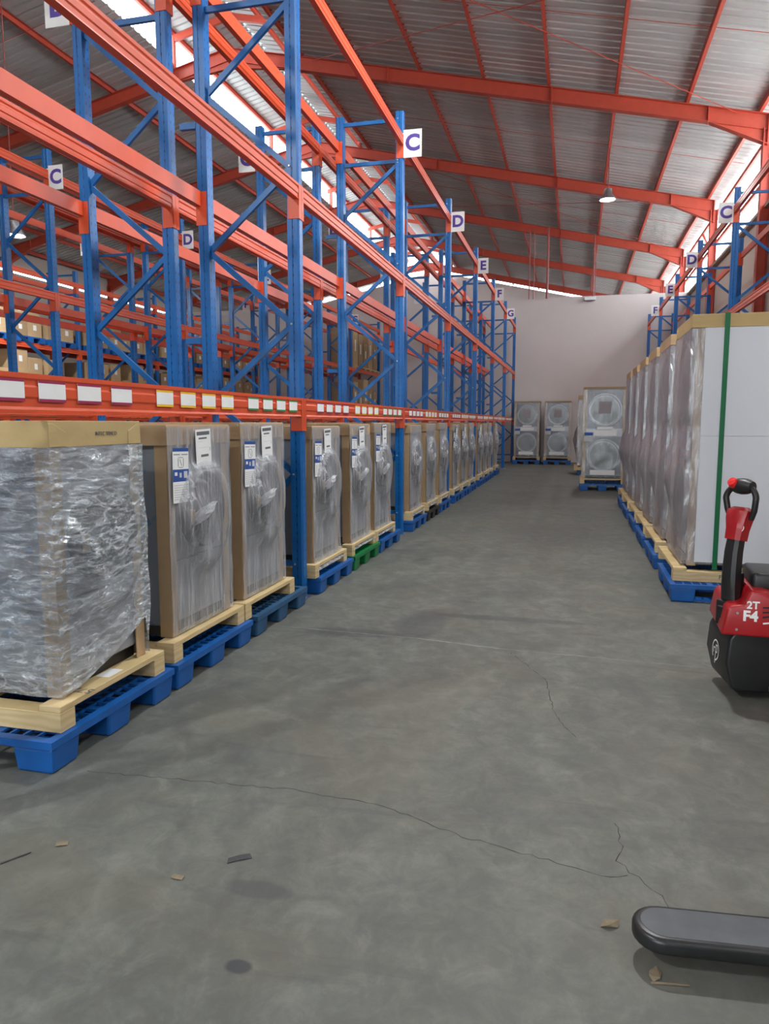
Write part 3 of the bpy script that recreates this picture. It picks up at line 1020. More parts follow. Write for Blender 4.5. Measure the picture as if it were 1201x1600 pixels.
def door_meshes(r, mat_ring, mat_glass, proud=0.05):
    ring = MB().lathe([(r * 0.88, 0.0), (r, 0.0), (r * 1.0, proud * 0.6), (r * 0.97, proud), (r * 0.93, proud), (r * 0.88, proud * 0.5)], (0, 0, 0), 'x', 40).mesh('door_ring', mat_ring, smooth=True)
    glass = MB().lathe([(r * 0.89, proud * 0.35), (r * 0.7, proud * 0.75), (r * 0.4, proud * 1.1), (0.0001, proud * 1.25)], (0, 0, 0), 'x', 40).mesh('door_glass', mat_glass, smooth=True)
    return ring, glass
RING_W, GLASS_W = door_meshes(0.235, 'door_grey', 'dark_glass', 0.07)
RING_T, GLASS_T = door_meshes(0.365, 'chrome', 'mirror_glass', 0.05)
def bunch_mesh(seed):
    mb = MB()
    vs, fs = [], []
    nu, nv = 14, 8
    for j in range(nv + 1):
        for k in range(nu):
            t, p = 2 * math.pi * k / nu, math.pi * j / nv
            d = Vector((math.sin(p) * math.cos(t), math.cos(p), math.sin(p) * math.sin(t)))
            r = 1 + 0.8 * mnoise.noise(d * 3.4 + Vector((seed, 0, 0)))
            vs.append((d.x * 0.026 * r, d.y * 0.12 * r, d.z * 0.03 * r + 0.03 * d.y))
    for j in range(nv):
        for k in range(nu):
            fs.append((j * nu + k, j * nu + (k + 1) % nu, (j + 1) * nu + (k + 1) % nu, (j + 1) * nu + k))
    return mb.add(vs, fs).mesh('film_bunch', 'film_white')
M['film_white'] = film('bunched_white_film', 0.45, 0.9, (3, 3, 3), 9, 1.0, 0.15, (0.88, 0.89, 0.92), (0, 0, 0), 0.4, 0.4, 0.03)
BUNCH = [bunch_mesh(k * 3.1) for k in range(3)]
HANDLE = MB().box(0, 0.04, -0.025, 0.025, -0.045, 0.045).mesh('door_handle', 'card_old', bevel=0.015)

def skid(e, W, Dp, over_y=0.09, over_x=0.06, mat='wood'):
    """two runners along x, planks along y; 0.12 high"""
    hx, hy = Dp / 2 + over_x, W / 2 + over_y
    run = MB().box(-hx, hx, -0.05, 0.05, 0, 0.09).mesh('skid_runner', mat, bevel=0.003, seg=1)
    for s in (-1, 1):
        obj('skid_runner', run, e, (0, s * (hy - 0.05), 0))
    pl = MB().box(-0.055, 0.055, -hy, hy, 0.09, 0.12).mesh('skid_plank', mat, bevel=0.003, seg=1)
    for x in (-hx + 0.055, 0, hx - 0.055):
        obj('skid_plank', pl, e, (x, 0, 0))

_cache = {}
def cached(key, fn):
    if key not in _cache:
        _cache[key] = fn()
    return _cache[key]

def washer(x, y, z, label, group, W=0.72, Dp=0.82, H=1.36, wrinkled=False, labels=True, seed=0, capmat='card', flare=0.0, filmmat=None, rz=0, ship_y=0.26, drop=None):
    """crated front-load washer, front towards +x, on its own timber skid"""
    e = empty('wrapped_washing_machine', (x, y, z), rz)
    tag(e, label, 'washing machine', group)
    skid(e, W, Dp)
    z0 = 0.12
    body = cached(('wb', W, Dp, H), lambda: MB().box(-Dp / 2 + 0.03, Dp / 2 - 0.03, -W / 2 + 0.012, W / 2 - 0.012, z0 + 0.06, H - 0.03).mesh('machine_body', 'panel', bevel=0.012))
    obj('machine_body', body, e)
    obj('base_plinth', cached(('wp', W, Dp), lambda: MB().box(-Dp / 2 + 0.05, Dp / 2 - 0.05, -W / 2 + 0.03, W / 2 - 0.03, z0, z0 + 0.06).mesh('base_plinth', 'black_plastic')), e)
    fx = Dp / 2 - 0.03
    obj('control_panel', cached(('wc', W), lambda: MB().box(0, 0.006, -W / 2 + 0.04, W / 2 - 0.04, H - 0.27, H - 0.09).mesh('control_panel', 'steel', bevel=0.002, seg=1)), e, (fx, 0, 0))
    obj('front_panel', cached(('wfp', W), lambda: MB().box(0, 0.005, -W / 2 + 0.03, W / 2 - 0.03, z0 + 0.07, 0.545).mesh('front_panel', 'steel', bevel=0.002, seg=1)), e, (fx, 0, 0))
    obj('front_panel', cached(('wfq', W), lambda: MB().box(0, 0.005, -W / 2 + 0.03, W / 2 - 0.03, 0.555, H - 0.28).mesh('front_panel', 'steel', bevel=0.002, seg=1)), e, (fx, 0, 0))
    dr = obj('door_ring', RING_W, e, (fx, 0.02, 0.83))
    obj('door_glass', GLASS_W, dr)
    obj('door_handle', HANDLE, dr, (0.045, -0.19, -0.03))
    cm = cached(('cp', z0, H), lambda: corner_mesh(z0 + 0.002, H - 0.02))
    for sx, sy, r in ((1, 1, 0), (-1, 1, 90), (-1, -1, 180), (1, -1, 270)):
        obj('corner_post', cm, e, (sx * Dp / 2, sy * W / 2, 0), (0, 0, R(r)))
    obj('carton_cap', cached(('cap', W, Dp, H, capmat), lambda: cap_mesh(W, Dp, H - 0.115, H, capmat)), e)
    fm = filmmat or ('film_wrinkled' if wrinkled else 'film_smooth_lit')
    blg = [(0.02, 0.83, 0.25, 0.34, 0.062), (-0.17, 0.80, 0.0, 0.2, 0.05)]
    me = film_mesh(W + 0.01, Dp + 0.01, 0.06 if flare else z0 + 0.01, H - 0.115 if wrinkled else H - 0.01, fm, seed, blg, 0.012 if wrinkled else 0.006, flare, drop, None if wrinkled else 'film_smooth_shaded')
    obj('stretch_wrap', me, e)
    if not wrinkled:
        obj('film_bunch', BUNCH[int(seed) % 3], e, (Dp / 2 + 0.085, -0.1, 0.82), (R(8), 0, 0))
    if labels:
        lx = Dp / 2 + 0.028
        o1 = obj('instruction_label', LBL_TALL, e, (lx, -W / 2 + 0.02, H - 0.13), (R(-1.5), 0, 0))
        o1.scale = (1, 1.6, 0.78)
        o2 = obj('shipping_label', LBL_SHIP, e, (lx + 0.002, -W / 2 + ship_y, H - 0.03), (R(2), 0, 0))
        o2.scale = (1, 1.45, 0.74)
    return e

GRP_W = 'wrapped washing machines under the left rack'
GRP_P = 'plastic pallets under the left rack'
ORD = ['first', 'second', 'third', 'fourth', 'fifth', 'sixth', 'seventh', 'eighth', 'ninth', 'tenth', 'eleventh', 'twelfth', 'thirteenth', 'fourteenth', 'fifteenth', 'sixteenth']
PXL = -2.105 - PD / 2            # pallet centre so the front edge is at -2.1
rows = [(2.54, 'blue', 3.06), (3.58, 'blue', 4.06), (4.66, 'slate', 5.0), (6.00, 'blue', 6.42), (7.06, 'green', 7.53), (8.12, 'blue', 8.48),
        (9.87, 'blue', 10.38), (11.0, 'black', 11.56), (12.12, 'blue', 12.72), (13.62, 'blue', 14.12), (14.74, 'blue', 15.24), (15.86, 'blue', 16.36),
        (17.40, 'blue', 17.9), (18.5, 'blue', 19.0), (19.6, 'blue', 20.1), (21.2, 'blue', 21.7)]
for i, (y, c, yb) in enumerate(rows):
    yc = y + PW / 2
    o = ORD[i]
    pl = {'green': 'green plastic pallet under the fifth wrapped washer of the left row',
          'black': 'black plastic pallet under the eighth wrapped washer of the left row',
          'slate': 'dull slate-blue plastic pallet under the third washer of the left row'}.get(
              c, 'blue plastic pallet under the %s wrapped washer of the left row' % o)
    pallet(PXL, yc, c, pl, GRP_P)
    if i == 0:
        washer(-2.19 - 0.41, yb, PHT, 'nearest washer of the left row in heavily wrinkled film, tan carton cap', GRP_W, W=0.67, wrinkled=True, labels=False, seed=3, capmat='card_tan', drop=0.22)
    else:
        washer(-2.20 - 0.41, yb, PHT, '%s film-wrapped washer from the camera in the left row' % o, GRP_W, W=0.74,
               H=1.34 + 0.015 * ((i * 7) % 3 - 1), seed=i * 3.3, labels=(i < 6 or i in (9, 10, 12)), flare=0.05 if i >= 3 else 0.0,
               filmmat='film_smooth_lit', capmat='card', ship_y=0.26 + 0.02 * (i % 3))
# prints on the nearest machine's skid and carton
first_w = [o for o in bpy.data.objects if o.name == 'wrapped_washing_machine'][0]
pk = [c for c in first_w.children if c.name.startswith('skid_plank')][2]
obj('pencil_mark', text_mesh('5722', 0.075, 'ink_grey', -0.001), pk, (0.0, -0.22, 0.1206), (0, 0, R(180)))
lb = MB().box(-0.035, 0.035, -0.06, 0.06, 0, 0.0006).mesh('skid_label', 'paper')
obj('skid_label', lb, pk, (-0.005, 0.02, 0.1205))
cp = [c for c in first_w.children if c.name.startswith('carton_cap')][0]
obj('carton_print', text_mesh('INTEC TEMCO', 0.026, 'ink_grey', 0.0), cp, (0.41 + 0.0135, 0.06, 1.30), (R(90), 0, R(90)))

def tall_dryer(x, y, z, rz, label, group, W=0.95, Dp=1.0, H=2.25, seed=0, bulge=True, strap=False, filmmat='film_mauve', front='steel', capmat='card', sides='body_white', prints=False, capz=0.11, over_y=0.10, over_x=0.12):
    """stacked tumble dryer, front towards local +x"""
    e = empty('wrapped_stacked_dryer', (x, y, z), rz)
    tag(e, label, 'dryer', group)
    skid(e, W, Dp, over_y, over_x)
    z0 = 0.12
    obj('machine_body', cached(('tb', W, Dp, H, sides), lambda: MB().box(-Dp / 2 + 0.02, Dp / 2 - 0.03, -W / 2 + 0.012, W / 2 - 0.012, z0 + 0.05, H - 0.02).mesh('machine_body', sides, bevel=0.01)), e)
    obj('base_plinth', cached(('tp', W, Dp), lambda: MB().box(-Dp / 2 + 0.05, Dp / 2 - 0.06, -W / 2 + 0.04, W / 2 - 0.04, z0, z0 + 0.05).mesh('base_plinth', 'black_plastic')), e)
    fx = Dp / 2 - 0.03
    h2 = (H - z0 - 0.05)
    for k in range(2):
        zc = z0 + 0.05 + h2 * (0.234 if k == 0 else 0.745)
        obj('front_panel', cached(('tfp', W, H, front), lambda: MB().box(0, 0.012, -W / 2 + 0.03, W / 2 - 0.03, -0.395, 0.395).mesh('front_panel', front, bevel=0.006)), e, (fx, 0, zc))
        d = obj('door_ring', RING_T, e, (fx + 0.012, 0.0, zc))
        obj('door_glass', GLASS_T, d)
        obj('door_handle', cached('thd', lambda: MB().box(0, 0.02, -0.012, 0.012, -0.07, 0.07).mesh('door_handle', 'chrome', bevel=0.006)), d, (0.015, 0.335, 0))
    zc = z0 + 0.05 + h2 * 0.490
    obj('control_panel', cached(('tcp', W), lambda: MB().box(0, 0.016, -W / 2 + 0.03, W / 2 - 0.03, -0.085, 0.085).mesh('control_panel', 'steel', bevel=0.003, seg=1)), e, (fx, 0, zc))
    cm = cached(('cpt', z0, H), lambda: corner_mesh(z0 + 0.002, H - 0.02, 0.07, 0.007))
    for sx, sy, r in ((1, 1, 0), (-1, 1, 90), (-1, -1, 180), (1, -1, 270)):
        obj('corner_post', cm, e, (sx * Dp / 2, sy * W / 2, 0), (0, 0, R(r)))
    obj('carton_cap', cached(('capt', W, Dp, H, capmat), lambda: cap_mesh(W, Dp + 0.07, H - capz, H, capmat)), e)
    bl = [(0.05, z0 + 0.74, 0.0, 0.5, 0.13), (-0.12, z0 + 0.98, 0.0, 0.22, 0.05)] if bulge else []
    obj('stretch_wrap', film_mesh(W + 0.01, Dp + 0.075, z0 + 0.02, H - capz - 0.005, filmmat, seed, bl, 0.007), e)
    if prints:
        px = Dp / 2 + 0.056
        def lab(nm, y0, y1, za, zb, m):
            obj(nm, MB().box(0, 0.001, y0, y1, za, zb).mesh(nm, m), e, (px, 0, 0))
        lab('paper_label', -0.22, 0.26, zc - 0.06, zc + 0.06, 'paper')
        lab('paper_label', -0.15, 0.18, zc + 0.075, zc + 0.135, 'paper')
        lab('blue_label', -0.42, -0.24, zc - 0.06, zc + 0.01, 'ink_blue')
        lab('paper_label', -0.43, -0.24, zc - 0.19, zc - 0.08, 'ink_pale')
        lab('paper_label', -0.28, 0.25, z0 + 0.08, z0 + 0.19, 'paper')
        lab('notice_sheet', -0.13, 0.13, H - 0.58, H - 0.32, 'notice')
    if strap:
        # green strap over the box, running down the side that faces the door
        t = 0.02
        hy = W / 2 + 0.034
        mb = MB()
        mb.box(0.28 - t, 0.28 + t, hy, hy + 0.0015, 0.10, H + 0.004).box(0.28 - t, 0.28 + t, -hy - 0.0015, -hy, 0.10, H + 0.004).box(0.28 - t, 0.28 + t, -hy, hy, H + 0.003, H + 0.0045)
        obj('green_strap', mb.mesh('green_strap', 'strap_green'), e)
        for za, zb in ((z0 + 0.04, 1.24), (1.243, H - capz - 0.005)):
            obj('side_board', MB().box(-Dp / 2 + 0.02, Dp / 2 - 0.055, W / 2 + 0.022, W / 2 + 0.03, za, zb).mesh('side_board', 'board'), e)
    return e

# right-hand row: fronts look across the aisle (towards -x)
GRP_D = 'tall wrapped dryers in the right row'
GRP_RP = 'blue plastic pallets under the right row of dryers'
rrow = [6.50, 7.92, 9.25, 10.62, 12.05, 13.45]
for i, y in enumerate(rrow):
    pallet(0.83 + PD / 2, y + 0.5, 'blue', 'blue plastic pallet under the %s tall dryer of the right row' % ORD[i], GRP_RP, 0, True)
    t = tall_dryer(0.985 + 0.5, y + 0.25 + 0.475, PHT, math.pi,
               'nearest tall dryer on the right, white side board and green strap' if i == 0 else '%s tall film-wrapped dryer from the camera, right row' % ORD[i],
               GRP_D, seed=i * 5.1 + 20, strap=(i == 0), capmat='card_tan' if i == 0 else 'card')
    if i == 0:
        rn = [c for c in t.children if c.name.startswith('skid_runner')][1]
        obj('stencil_print', text_mesh('F07192', 0.05, 'ink_grey', 0.001), rn, (0.18, 0.0505, 0.048), (R(90), 0, math.pi))
# stacked dryers facing the camera
GRP_S = 'stacked dryers facing the camera at the end of the aisle'
def end_dryer(x, y, label, plabel):
    pallet(x, y + 0.5, 'blue', plabel, 'blue pallets under the stacked dryers at the aisle end', R(90))
    tall_dryer(x, y + 0.5, PHT, R(-90), label, GRP_S, W=0.90, Dp=0.95, H=2.14, seed=x * 3 + y, bulge=False, filmmat='film_clear', prints=True, sides='body_grey', front='steel_dark', capmat='card_old', capz=0.05, over_y=0.04, over_x=0.03)
end_dryer(0.66, 17.1, 'stacked dryer with round steel-rimmed doors beside the end of the right row', 'blue pallet under the stacked dryer nearest the right row')
end_dryer(-1.66, 27.55, 'stacked dryer against the back wall, beside the left rack end', 'blue pallet under the back-wall dryer beside the left rack')
end_dryer(-0.56, 27.55, 'stacked dryer at the middle of the back wall, right one of two', 'blue pallet under the right one of two back-wall dryers')
pallet(0.72, 22.5, 'blue', 'blue pallet under the carton-cornered dryer half hidden at the aisle end', 'blue pallets under the stacked dryers at the aisle end')
tall_dryer(0.66, 22.5, PHT, math.pi, 'film-wrapped dryer half hidden behind the steel-doored stacked dryer', GRP_S, W=0.95, Dp=1.0, H=2.14, seed=77)

# ------------------------------------------------------------------ cartons on the far racks
GRP_C = 'brown cartons on the far-left rack'
def carton_mesh(w, d, h, mat):
    mb = MB().box(-d / 2, d / 2, -w / 2, w / 2, 0, h, 0)
    mb.quad((d / 2 + 0.001, -w * 0.12, h * 0.4), (d / 2 + 0.001, w * 0.12, h * 0.4), (d / 2 + 0.001, w * 0.12, h * 0.7), (d / 2 + 0.001, -w * 0.12, h * 0.7), 1)
    mb.box(-d / 2 - 0.001, d / 2 + 0.001, -0.025, 0.025, h - 0.05, h + 0.0012, 2)
    return mb.mesh('carton', [mat, 'paper', 'card_tan'], bevel=0.0)
car = [carton_mesh(0.48, 0.7, 0.42, 'card'), carton_mesh(0.48, 0.7, 0.38, 'card_old'), carton_mesh(0.46, 0.68, 0.46, 'card')]
ch = [0.42, 0.38, 0.46]
rack_pal = {}
def small_pallet_mesh():
    mb = MB().box(-0.5, 0.5, -0.5, 0.5, 0.11, 0.14)
    for i in (-1, 0, 1):
        for j in (-1, 0, 1):
            mb.box(i * 0.41 - 0.09, i * 0.41 + 0.09, j * 0.41 - 0.09, j * 0.41 + 0.09, 0, 0.11)
    return mb.mesh('rack_pallet', 'plast_blue')
spm = small_pallet_mesh()
rc = random.Random(11)
tiers = ['bottom', 'middle', 'upper']
for bi, (a, b) in enumerate(zip('CDEFG', 'DEFGH')):
    for lv in (0, 1):
        zt = LEV[lv][0]
        for s in range(3):
            yc = FY[a] + 0.72 + s * 1.16
            spot = ['near', 'middle', 'far'][s]
            lvn = ['first', 'second'][lv]
            p = obj('rack_pallet', spm, None, (-12.65 - 0.45, yc, zt + 0.0005))
            tag(p, 'blue pallet, %s spot, %s level, bay %s-%s of the far-left rack' % (spot, lvn, a, b), 'pallet', 'blue pallets on the far-left rack')
            nt_ = 3 if lv == 0 else 2
            z = [zt + 0.141, zt + 0.141]
            for t_ in range(nt_):
                for hidx in (0, 1):
                    if t_ == nt_ - 1 and rc.random() < 0.35 and t_ > 0:
                        continue
                    k = rc.randrange(3)
                    c = obj('carton', car[k], None, (-12.65 - 0.38 + rc.uniform(-0.04, 0.04), yc + (-0.25 if hidx == 0 else 0.25), z[hidx] + 0.0005), (0, 0, rc.uniform(-0.03, 0.03)))
                    z[hidx] += ch[k] + 0.001
                    tag(c, 'brown carton, %s tier %s half, %s pallet, %s level, bay %s-%s, far-left rack' % (['lower', 'middle', 'upper'][t_] if lv == 0 else ['lower', 'upper'][t_], ['left', 'right'][hidx], spot, lvn, a, b), 'carton', GRP_C)
# big cartons standing on the racks near the back wall
big = [carton_mesh(0.55, 0.8, 1.15, 'card_old'), carton_mesh(0.6, 0.8, 1.3, 'card'), carton_mesh(0.5, 0.8, 0.9, 'card_old')]
for lv in (0, 1):
    for k in range(5):
        y = FY['G'] + 0.55 + k * 0.66
        me = big[(k * 2 + lv) % 3]
        bp = obj('timber_pallet', MB().box(-0.5, 0.5, -0.31, 0.31, 0.05, 0.08).box(-0.5, 0.5, -0.31, -0.22, 0, 0.05).box(-0.5, 0.5, 0.22, 0.31, 0, 0.05).mesh('timber_pallet', 'wood'), None, (-7.9, y, LEV[lv][0] + 0.0005))
        tag(bp, 'timber base under %s tall carton from camera, %s level, back-wall end of second-aisle rack' % (ORD[k], ['first', 'second'][lv]), 'pallet', 'timber bases under the tall cartons')
        c = obj('tall_carton', me, None, (-7.9, y, LEV[lv][0] + 0.081))
        tag(c, '%s tall brown carton from the camera, %s level, back-wall end of second-aisle rack' % (ORD[k], ['first', 'second'][lv]), 'carton', 'tall brown cartons by the back wall')

# ------------------------------------------------------------------ high-bay lamps
lamp_dome = MB().lathe([(0.05, 0.30), (0.10, 0.28), (0.11, 0.16), (0.20, 0.05), (0.22, 0.0), (0.21, 0.0), (0.19, 0.05), (0.10, 0.15)], (0, 0, 0), 'z', 28).mesh('lamp_housing', 'galv', smooth=True)
lamp_lens = MB().lathe([(0.0001, 0.0), (0.12, 0.005), (0.19, 0.03), (0.0001, 0.032)], (0, 0, 0), 'z', 24).mesh('lamp_lens', 'lamp_lens')
def lamp(x, y, z, power, label):
    e = empty('high_bay_lamp', (x, y, z))
    tag(e, label, 'lamp', 'high-bay lamps')
    obj('lamp_housing', lamp_dome, e)
    obj('lamp_lens', lamp_lens, e, (0, 0, 0.012))
    obj('pendant_rod', MB().tube([(0, 0, 0.29), (0, 0, zr(x) - z + 0.02)], 0.012, 8).mesh('pendant_rod', 'pipe_red'), e)
    l = bpy.data.lights.new('lamp_light', 'AREA')
    l.shape = 'DISK'
    l.size = 0.36
    l.energy = power
    l.color = (0.97, 1.0, 0.97)
    lo = bpy.data.objects.new('lamp_light', l)
    COL.objects.link(lo)
    lo.parent = e
    lo.location = (0, 0, -0.012)
LP = 270
lamp(0.70, 21.3, 7.40, LP * 0.45, 'lit high-bay lamp hanging over the main aisle, right of centre')
lamp(-11.05, 13.1, 5.25, LP, 'lit high-bay lamp low over the third aisle, far left')
lamp(-0.15, 7.0, 7.5, LP * 1.5, 'high-bay lamp over the near end of the main aisle')
lamp(-5.85, -2.8, 7.4, LP * 2.0, 'high-bay lamp over the second aisle behind the camera')

# ------------------------------------------------------------------ electric pallet jacks
def capsule_cover(x0, x1, y0, y1, z0, z1, mat, name, bev):
    return MB().box(x0, x1, y0, y1, z0, z1).mesh(name, mat, bevel=bev, seg=4, smooth=True)
def logo_mesh(r):
    mb = MB()
    n = 28
    for k in range(n):
        a0, a1 = 2 * math.pi * k / n, 2 * math.pi * (k + 1) / n
        if 3.9 < a0 < 4.6:
            continue
        mb.quad((r * math.cos(a0), r * math.sin(a0), 0), (r * math.cos(a1), r * math.sin(a1), 0), (0.86 * r * math.cos(a1), 0.86 * r * math.sin(a1), 0), (0.86 * r * math.cos(a0), 0.86 * r * math.sin(a0), 0))
    def q(a, b, c, d):
        mb.quad((a * r, c * r, 0), (b * r, c * r, 0), (b * r, d * r, 0), (a * r, d * r, 0))
    q(-0.02, 0.12, -1.25, 0.55)
    q(0.12, 0.5, 0.42, 0.55); q(0.38, 0.5, -0.1, 0.42); q(0.12, 0.5, -0.22, -0.1)
    q(-0.6, -0.16, 0.1, 0.22); q(-0.6, -0.48, -0.35, 0.1)
    return mb.mesh('logo', 'white_print')
LOGO_S, LOGO_L = logo_mesh(0.026), logo_mesh(0.06)
def jack(loc, rz, label, lift=0.0, tiller_lean=0.0):
    """operator end at local -x, forks towards +x, origin under the drive wheel"""
    e = empty('electric_pallet_jack', loc, rz)
    tag(e, label, 'pallet jack', 'electric pallet jacks')
    # drive housing
    mb = MB()
    mb.prism([(-0.13, 0.06), (-0.10, 0.04), (0.14, 0.04), (0.16, 0.36), (0.12, 0.39), (-0.12, 0.39), (-0.155, 0.34), (-0.165, 0.20)], 'y', -0.19, 0.19)
    dh = obj('drive_cover', mb.mesh('drive_cover', 'black_plastic', bevel=0.035, seg=4, smooth=True), e)
    obj('logo', LOGO_L, dh, (-0.1665, 0.0, 0.22), (R(88), 0, R(-90)))
    obj('drive_wheel', MB().lathe([(0.06, -0.045), (0.095, -0.045), (0.1, -0.03), (0.1, 0.03), (0.095, 0.045), (0.06, 0.045)], (0, 0, 0.1), 'y', 28).mesh('drive_wheel', 'black_plastic', smooth=True), e)
    for s in (-1, 1):
        obj('caster_wheel', MB().lathe([(0.015, -0.018), (0.037, -0.018), (0.037, 0.018), (0.015, 0.018)], (0.12, s * 0.25, 0.037), 'y', 18).mesh('caster_wheel', 'black_satin'), e)
        obj('caster_bracket', MB().box(0.08, 0.16, s * 0.25 - 0.025, s * 0.25 + 0.025, 0.075, 0.10).box(0.105, 0.135, s * 0.25 - 0.028, s * 0.25 - 0.022, 0.03, 0.09).mesh('caster_bracket', 'galv'), e)
    dh.rotation_euler = (0, 0, R(9))
    # red body shell
    prof = [(-0.12, 0.375), (0.42, 0.375), (0.42, 0.50), (0.24, 0.54), (0.14, 0.605), (0.085, 0.625), (0.02, 0.625), (0.005, 0.60), (-0.01, 0.545), (-0.075, 0.535), (-0.095, 0.52)]
    bx = -0.055
    bd = obj('body_cover', MB().prism(prof, 'y', -0.27, 0.27).mesh('body_cover', 'jack_red', bevel=0.014, seg=3, smooth=True), e, (bx, 0, 0))
    obj('capacity_print', text_mesh('2T', 0.056, 'white_print', 0.0015), bd, (0.028, -0.2712, 0.545), (R(90), 0, 0))
    obj('model_print', text_mesh('F4', 0.076, 'white_print', 0.003), bd, (0.018, -0.2712, 0.485), (R(90), 0, 0))
    for k in range(3):
        obj('vent_slot', MB().bar((0.075, -0.2705, 0.485 + k * 0.026), (0.17, -0.2705, 0.503 + k * 0.02), 0.004, 0.009).mesh('vent_slot', 'black_plastic'), bd)
    obj('stripe', MB().bar((0.08, -0.271, 0.452), (0.20, -0.271, 0.472), 0.002, 0.008).mesh('stripe', 'white_print'), bd)
    for z in (0.41, 0.50):
        obj('screw', MB().lathe([(0.007, 0), (0.007, -0.003)], (-0.045, -0.271, z), 'y', 8).mesh('screw', 'bolt'), bd)
    obj('pump_cylinder', MB().lathe([(0.055, 0.40), (0.055, 0.665), (0.05, 0.675)], (-0.095, -0.03, 0), 'z', 24).mesh('pump_cylinder', 'black_plastic', smooth=True), e)
    bt = obj('battery_pack', MB().box(-0.02, 0.28, -0.17, 0.17, 0.60, 0.70).mesh('battery_pack', 'black_plastic', bevel=0.02, seg=3, smooth=True), e)
    obj('battery_latch', MB().box(0.10, 0.20, -0.06, 0.06, 0.70, 0.715).mesh('battery_latch', 'button_red', bevel=0.005), bt)
    # tiller base, arm, head, loop grip
    tb = obj('tiller_base', MB().box(-0.20, -0.08, -0.055, 0.055, 0.39, 0.53).box(-0.215, -0.19, -0.04, 0.04, 0.43, 0.50).box(-0.19, -0.15, -0.03, 0.03, 0.53, 0.56).mesh('tiller_base', 'black_satin', bevel=0.008), e)
    for z, x in ((0.50, -0.125), (0.525, -0.155)):
        obj('pivot_bolt', MB().lathe([(0.012, 0), (0.012, -0.008), (0.006, -0.01)], (x, -0.055, z), 'y', 10).mesh('pivot_bolt', 'bolt'), tb)
    def sweep(path, ws, ds, mat, nm, bev=0.0):
        # rectangular section swept in the xz plane, with half widths ws (y) and ds (normal)
        vs, fs = [], []
        P = [Vector((p[0], 0, p[1])) for p in path]
        m = 8
        for i, p in enumerate(P):
            d = (P[min(i + 1, len(P) - 1)] - P[max(i - 1, 0)]).normalized()
            nn = Vector((d.z, 0, -d.x))
            w, dd = ws[i], ds[i]
            for (a, b) in ((-1, -.6), (-.6, -1), (.6, -1), (1, -.6), (1, .6), (.6, 1), (-.6, 1), (-1, .6)):
                q = p + nn * (b * dd)
                vs.append((q.x, a * w, q.z))
        for i in range(len(P) - 1):
            for k in range(m):
                fs.append((i * m + k, i * m + (k + 1) % m, (i + 1) * m + (k + 1) % m, (i + 1) * m + k))
        fs += [tuple(range(m - 1, -1, -1)), tuple((len(P) - 1) * m + k for k in range(m))]
        return MB().add(vs, fs).mesh(nm, mat, smooth=True)
    ta = obj('tiller_arm', sweep([(-0.15, 0.50), (-0.155, 0.60), (-0.155, 0.70), (-0.148, 0.80), (-0.135, 0.875)], [0.045, 0.045, 0.044, 0.042, 0.04], [0.036, 0.038, 0.038, 0.038, 0.036], 'black_plastic', 'tiller_arm'), e)
    th = obj('tiller_head', sweep([(-0.138, 0.865), (-0.128, 0.92), (-0.118, 0.98), (-0.110, 1.025), (-0.108, 1.045)], [0.05, 0.052, 0.062, 0.066, 0.04], [0.048, 0.05, 0.056, 0.048, 0.02], 'jack_red', 'tiller_head'), e)
    obj('logo', LOGO_S, th, (-0.163, -0.036, 0.94), (R(80), 0, R(-62)))
    # the grip loop lies across the tiller, a closed hoop turned towards the operator
    loop = []
    for k in range(25):
        t = math.pi * k / 24
        loop.append((-0.118 + 0.012 * math.sin(t) , 0.095 * math.cos(t), 1.09 + 0.075 * math.sin(t)))
    loop = [(-0.11, 0.066, 0.985), (-0.113, 0.085, 1.03)] + loop + [(-0.113, -0.085, 1.03), (-0.11, -0.066, 0.985)]
    gl = obj('grip_loop', MB().tube(loop, 0.0165, 12).mesh('grip_loop', 'black_plastic', smooth=True), e)
    gp = obj('control_pod', MB().lathe([(0.0001, -0.07), (0.03, -0.062), (0.042, -0.03), (0.045, 0.0), (0.042, 0.03), (0.03, 0.062), (0.0001, 0.07)], (-0.106, 0, 1.158), 'y', 22).mesh('control_pod', 'black_plastic', smooth=True), e)
    obj('reverse_button', MB().lathe([(0.026, 0.0), (0.03, 0.012), (0.024, 0.036), (0.0001, 0.042)], (0, 0, 0), 'z', 20).mesh('reverse_button', 'button_red', smooth=True), gp, (-0.125, 0.035, 1.165), (0, R(-55), 0))
    for part in (tb, ta, th, gl, gp):
        part.rotation_euler = (0, 0, R(42))
    # chassis and forks
    obj('fork_carriage', MB().box(0.30, 0.44, -0.26, 0.26, 0.10, 0.40).mesh('fork_carriage', 'black_satin', bevel=0.01), e)
    for s in (-1, 1):
        zf = 0.085 + lift
        yc = s * 0.2625
        out = [(0.40, -0.08), (1.47, -0.08)] + [(1.47 + 0.08 * math.sin(t), -0.08 * math.cos(t)) for t in [math.pi * k / 12 for k in range(1, 12)]] + [(1.47, 0.08), (0.40, 0.08)]
        fk = obj('fork', MB().prism([(x, yc + y) for x, y in out], 'z', zf - 0.045, zf + 0.004).mesh('fork', 'black_satin', bevel=0.014, seg=3, smooth=True), e)
        tp = [(0.45, -0.062), (1.465, -0.062)] + [(1.465 + 0.062 * math.sin(t), -0.062 * math.cos(t)) for t in [math.pi * k / 12 for k in range(1, 12)]] + [(1.465, 0.062), (0.45, 0.062)]
        obj('fork_top', MB().prism([(x, yc + y) for x, y in tp], 'z', zf + 0.0035, zf + 0.0052).mesh('fork_top', 'fork_top'), fk)
        obj('load_wheel', MB().lathe([(0.01, -0.035), (0.04, -0.035), (0.04, 0.035), (0.01, 0.035)], (1.08, yc, 0.04), 'y', 18).mesh('load_wheel', 'black_plastic'), fk)
    return e
jack((0.985, 4.42, 0.0), R(-3), 'red and black electric pallet jack with upright tiller, beside the right row')
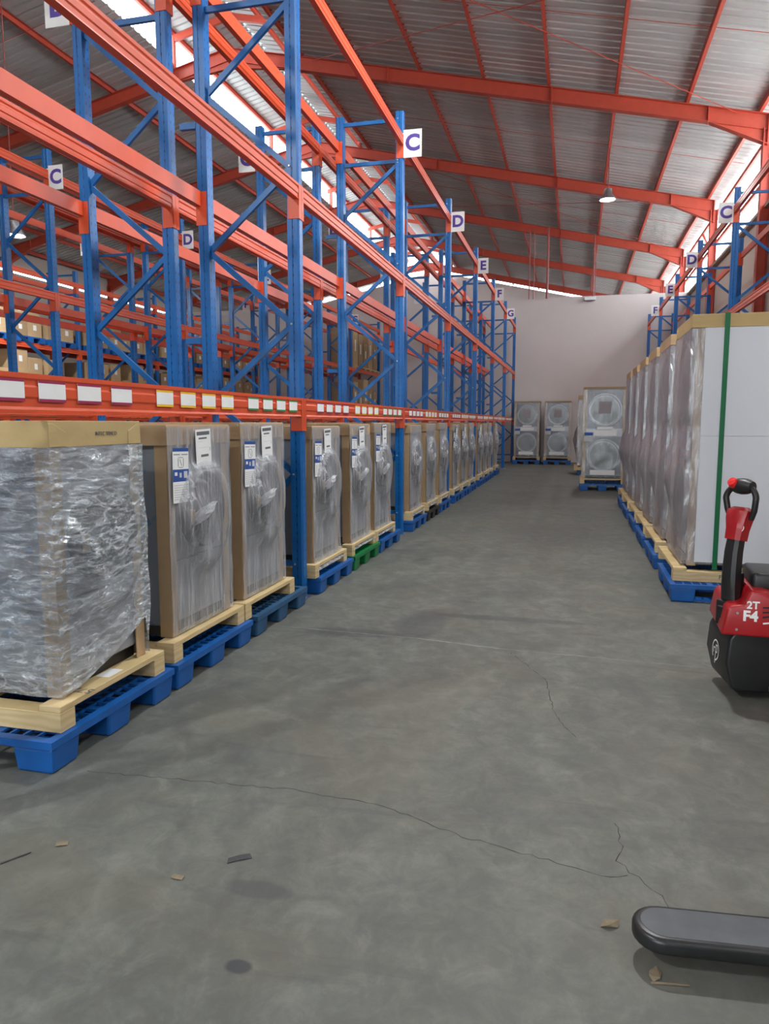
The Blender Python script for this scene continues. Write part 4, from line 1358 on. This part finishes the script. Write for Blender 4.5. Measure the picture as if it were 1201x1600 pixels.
jack((1.77, 1.925, 0.0), R(180 + 5), 'pallet jack at the right edge, its dark rounded fork reaching in low', lift=0.012)

# ------------------------------------------------------------------ scraps on the floor
def scrap(name, pts, x, y, rz, mat, label, cat, h=0.006):
    me = MB()
    n = len(pts)
    vs = [(px, py, 0.0015 + (h if k % 2 else 0)) for k, (px, py) in enumerate(pts)] + [(px, py, 0.003 + (h if k % 2 else 0)) for k, (px, py) in enumerate(pts)]
    me.add(vs, [tuple(range(n - 1, -1, -1)), tuple(range(n, 2 * n))] + [(i, (i + 1) % n, n + (i + 1) % n, n + i) for i in range(n)])
    o = obj(name, me.mesh(name, mat), None, (x, y, 0), (0, 0, rz))
    return tag(o, label, cat, 'scraps on the floor')
chip = [(-0.02, -0.008), (0.0, -0.012), (0.022, -0.006), (0.02, 0.01), (0.0, 0.013), (-0.018, 0.009)]
leaf = [(-0.03, -0.004), (-0.01, -0.016), (0.02, -0.012), (0.03, 0.006), (0.006, 0.018), (-0.016, 0.012)]
stick = [(-0.05, -0.003), (0.05, -0.004), (0.052, 0.003), (-0.048, 0.003)]
scrap('wood_chip', chip, -1.73, 2.11, 0.4, 'leaf', 'pale crumpled wood chip on the floor at lower left', 'scrap')
scrap('wood_chip', chip, -1.23, 2.04, -0.1, 'leaf', 'pale wood chip on the floor left of the dark tape scrap', 'scrap', 0.003)
scrap('dark_stick', stick, -1.83, 2.0, 1.0, 'tape_dark', 'thin dark twig on the floor at lower left', 'scrap', 0.002)
scrap('tape_scrap', [(-0.04, -0.02), (0.0, -0.014), (0.045, -0.01), (0.04, 0.016), (0.0, 0.018), (-0.035, 0.006)], -1.08, 2.19, 0.5, 'tape_dark', 'dark scrap of tape lying on the bare floor', 'scrap', 0.002)
scrap('dry_leaf', leaf, 0.15, 2.15, 0.3, 'leaf', 'curled dry leaf on the floor above the fork tip', 'leaf', 0.012)
scrap('dry_leaf', leaf, 0.26, 1.97, 1.2, 'leaf', 'small yellow leaf in the shadow under the fork', 'leaf', 0.006)
scrap('twig', stick, 0.295, 1.945, 0.15, 'leaf', 'straw-coloured twig in the shadow under the fork', 'scrap', 0.002)
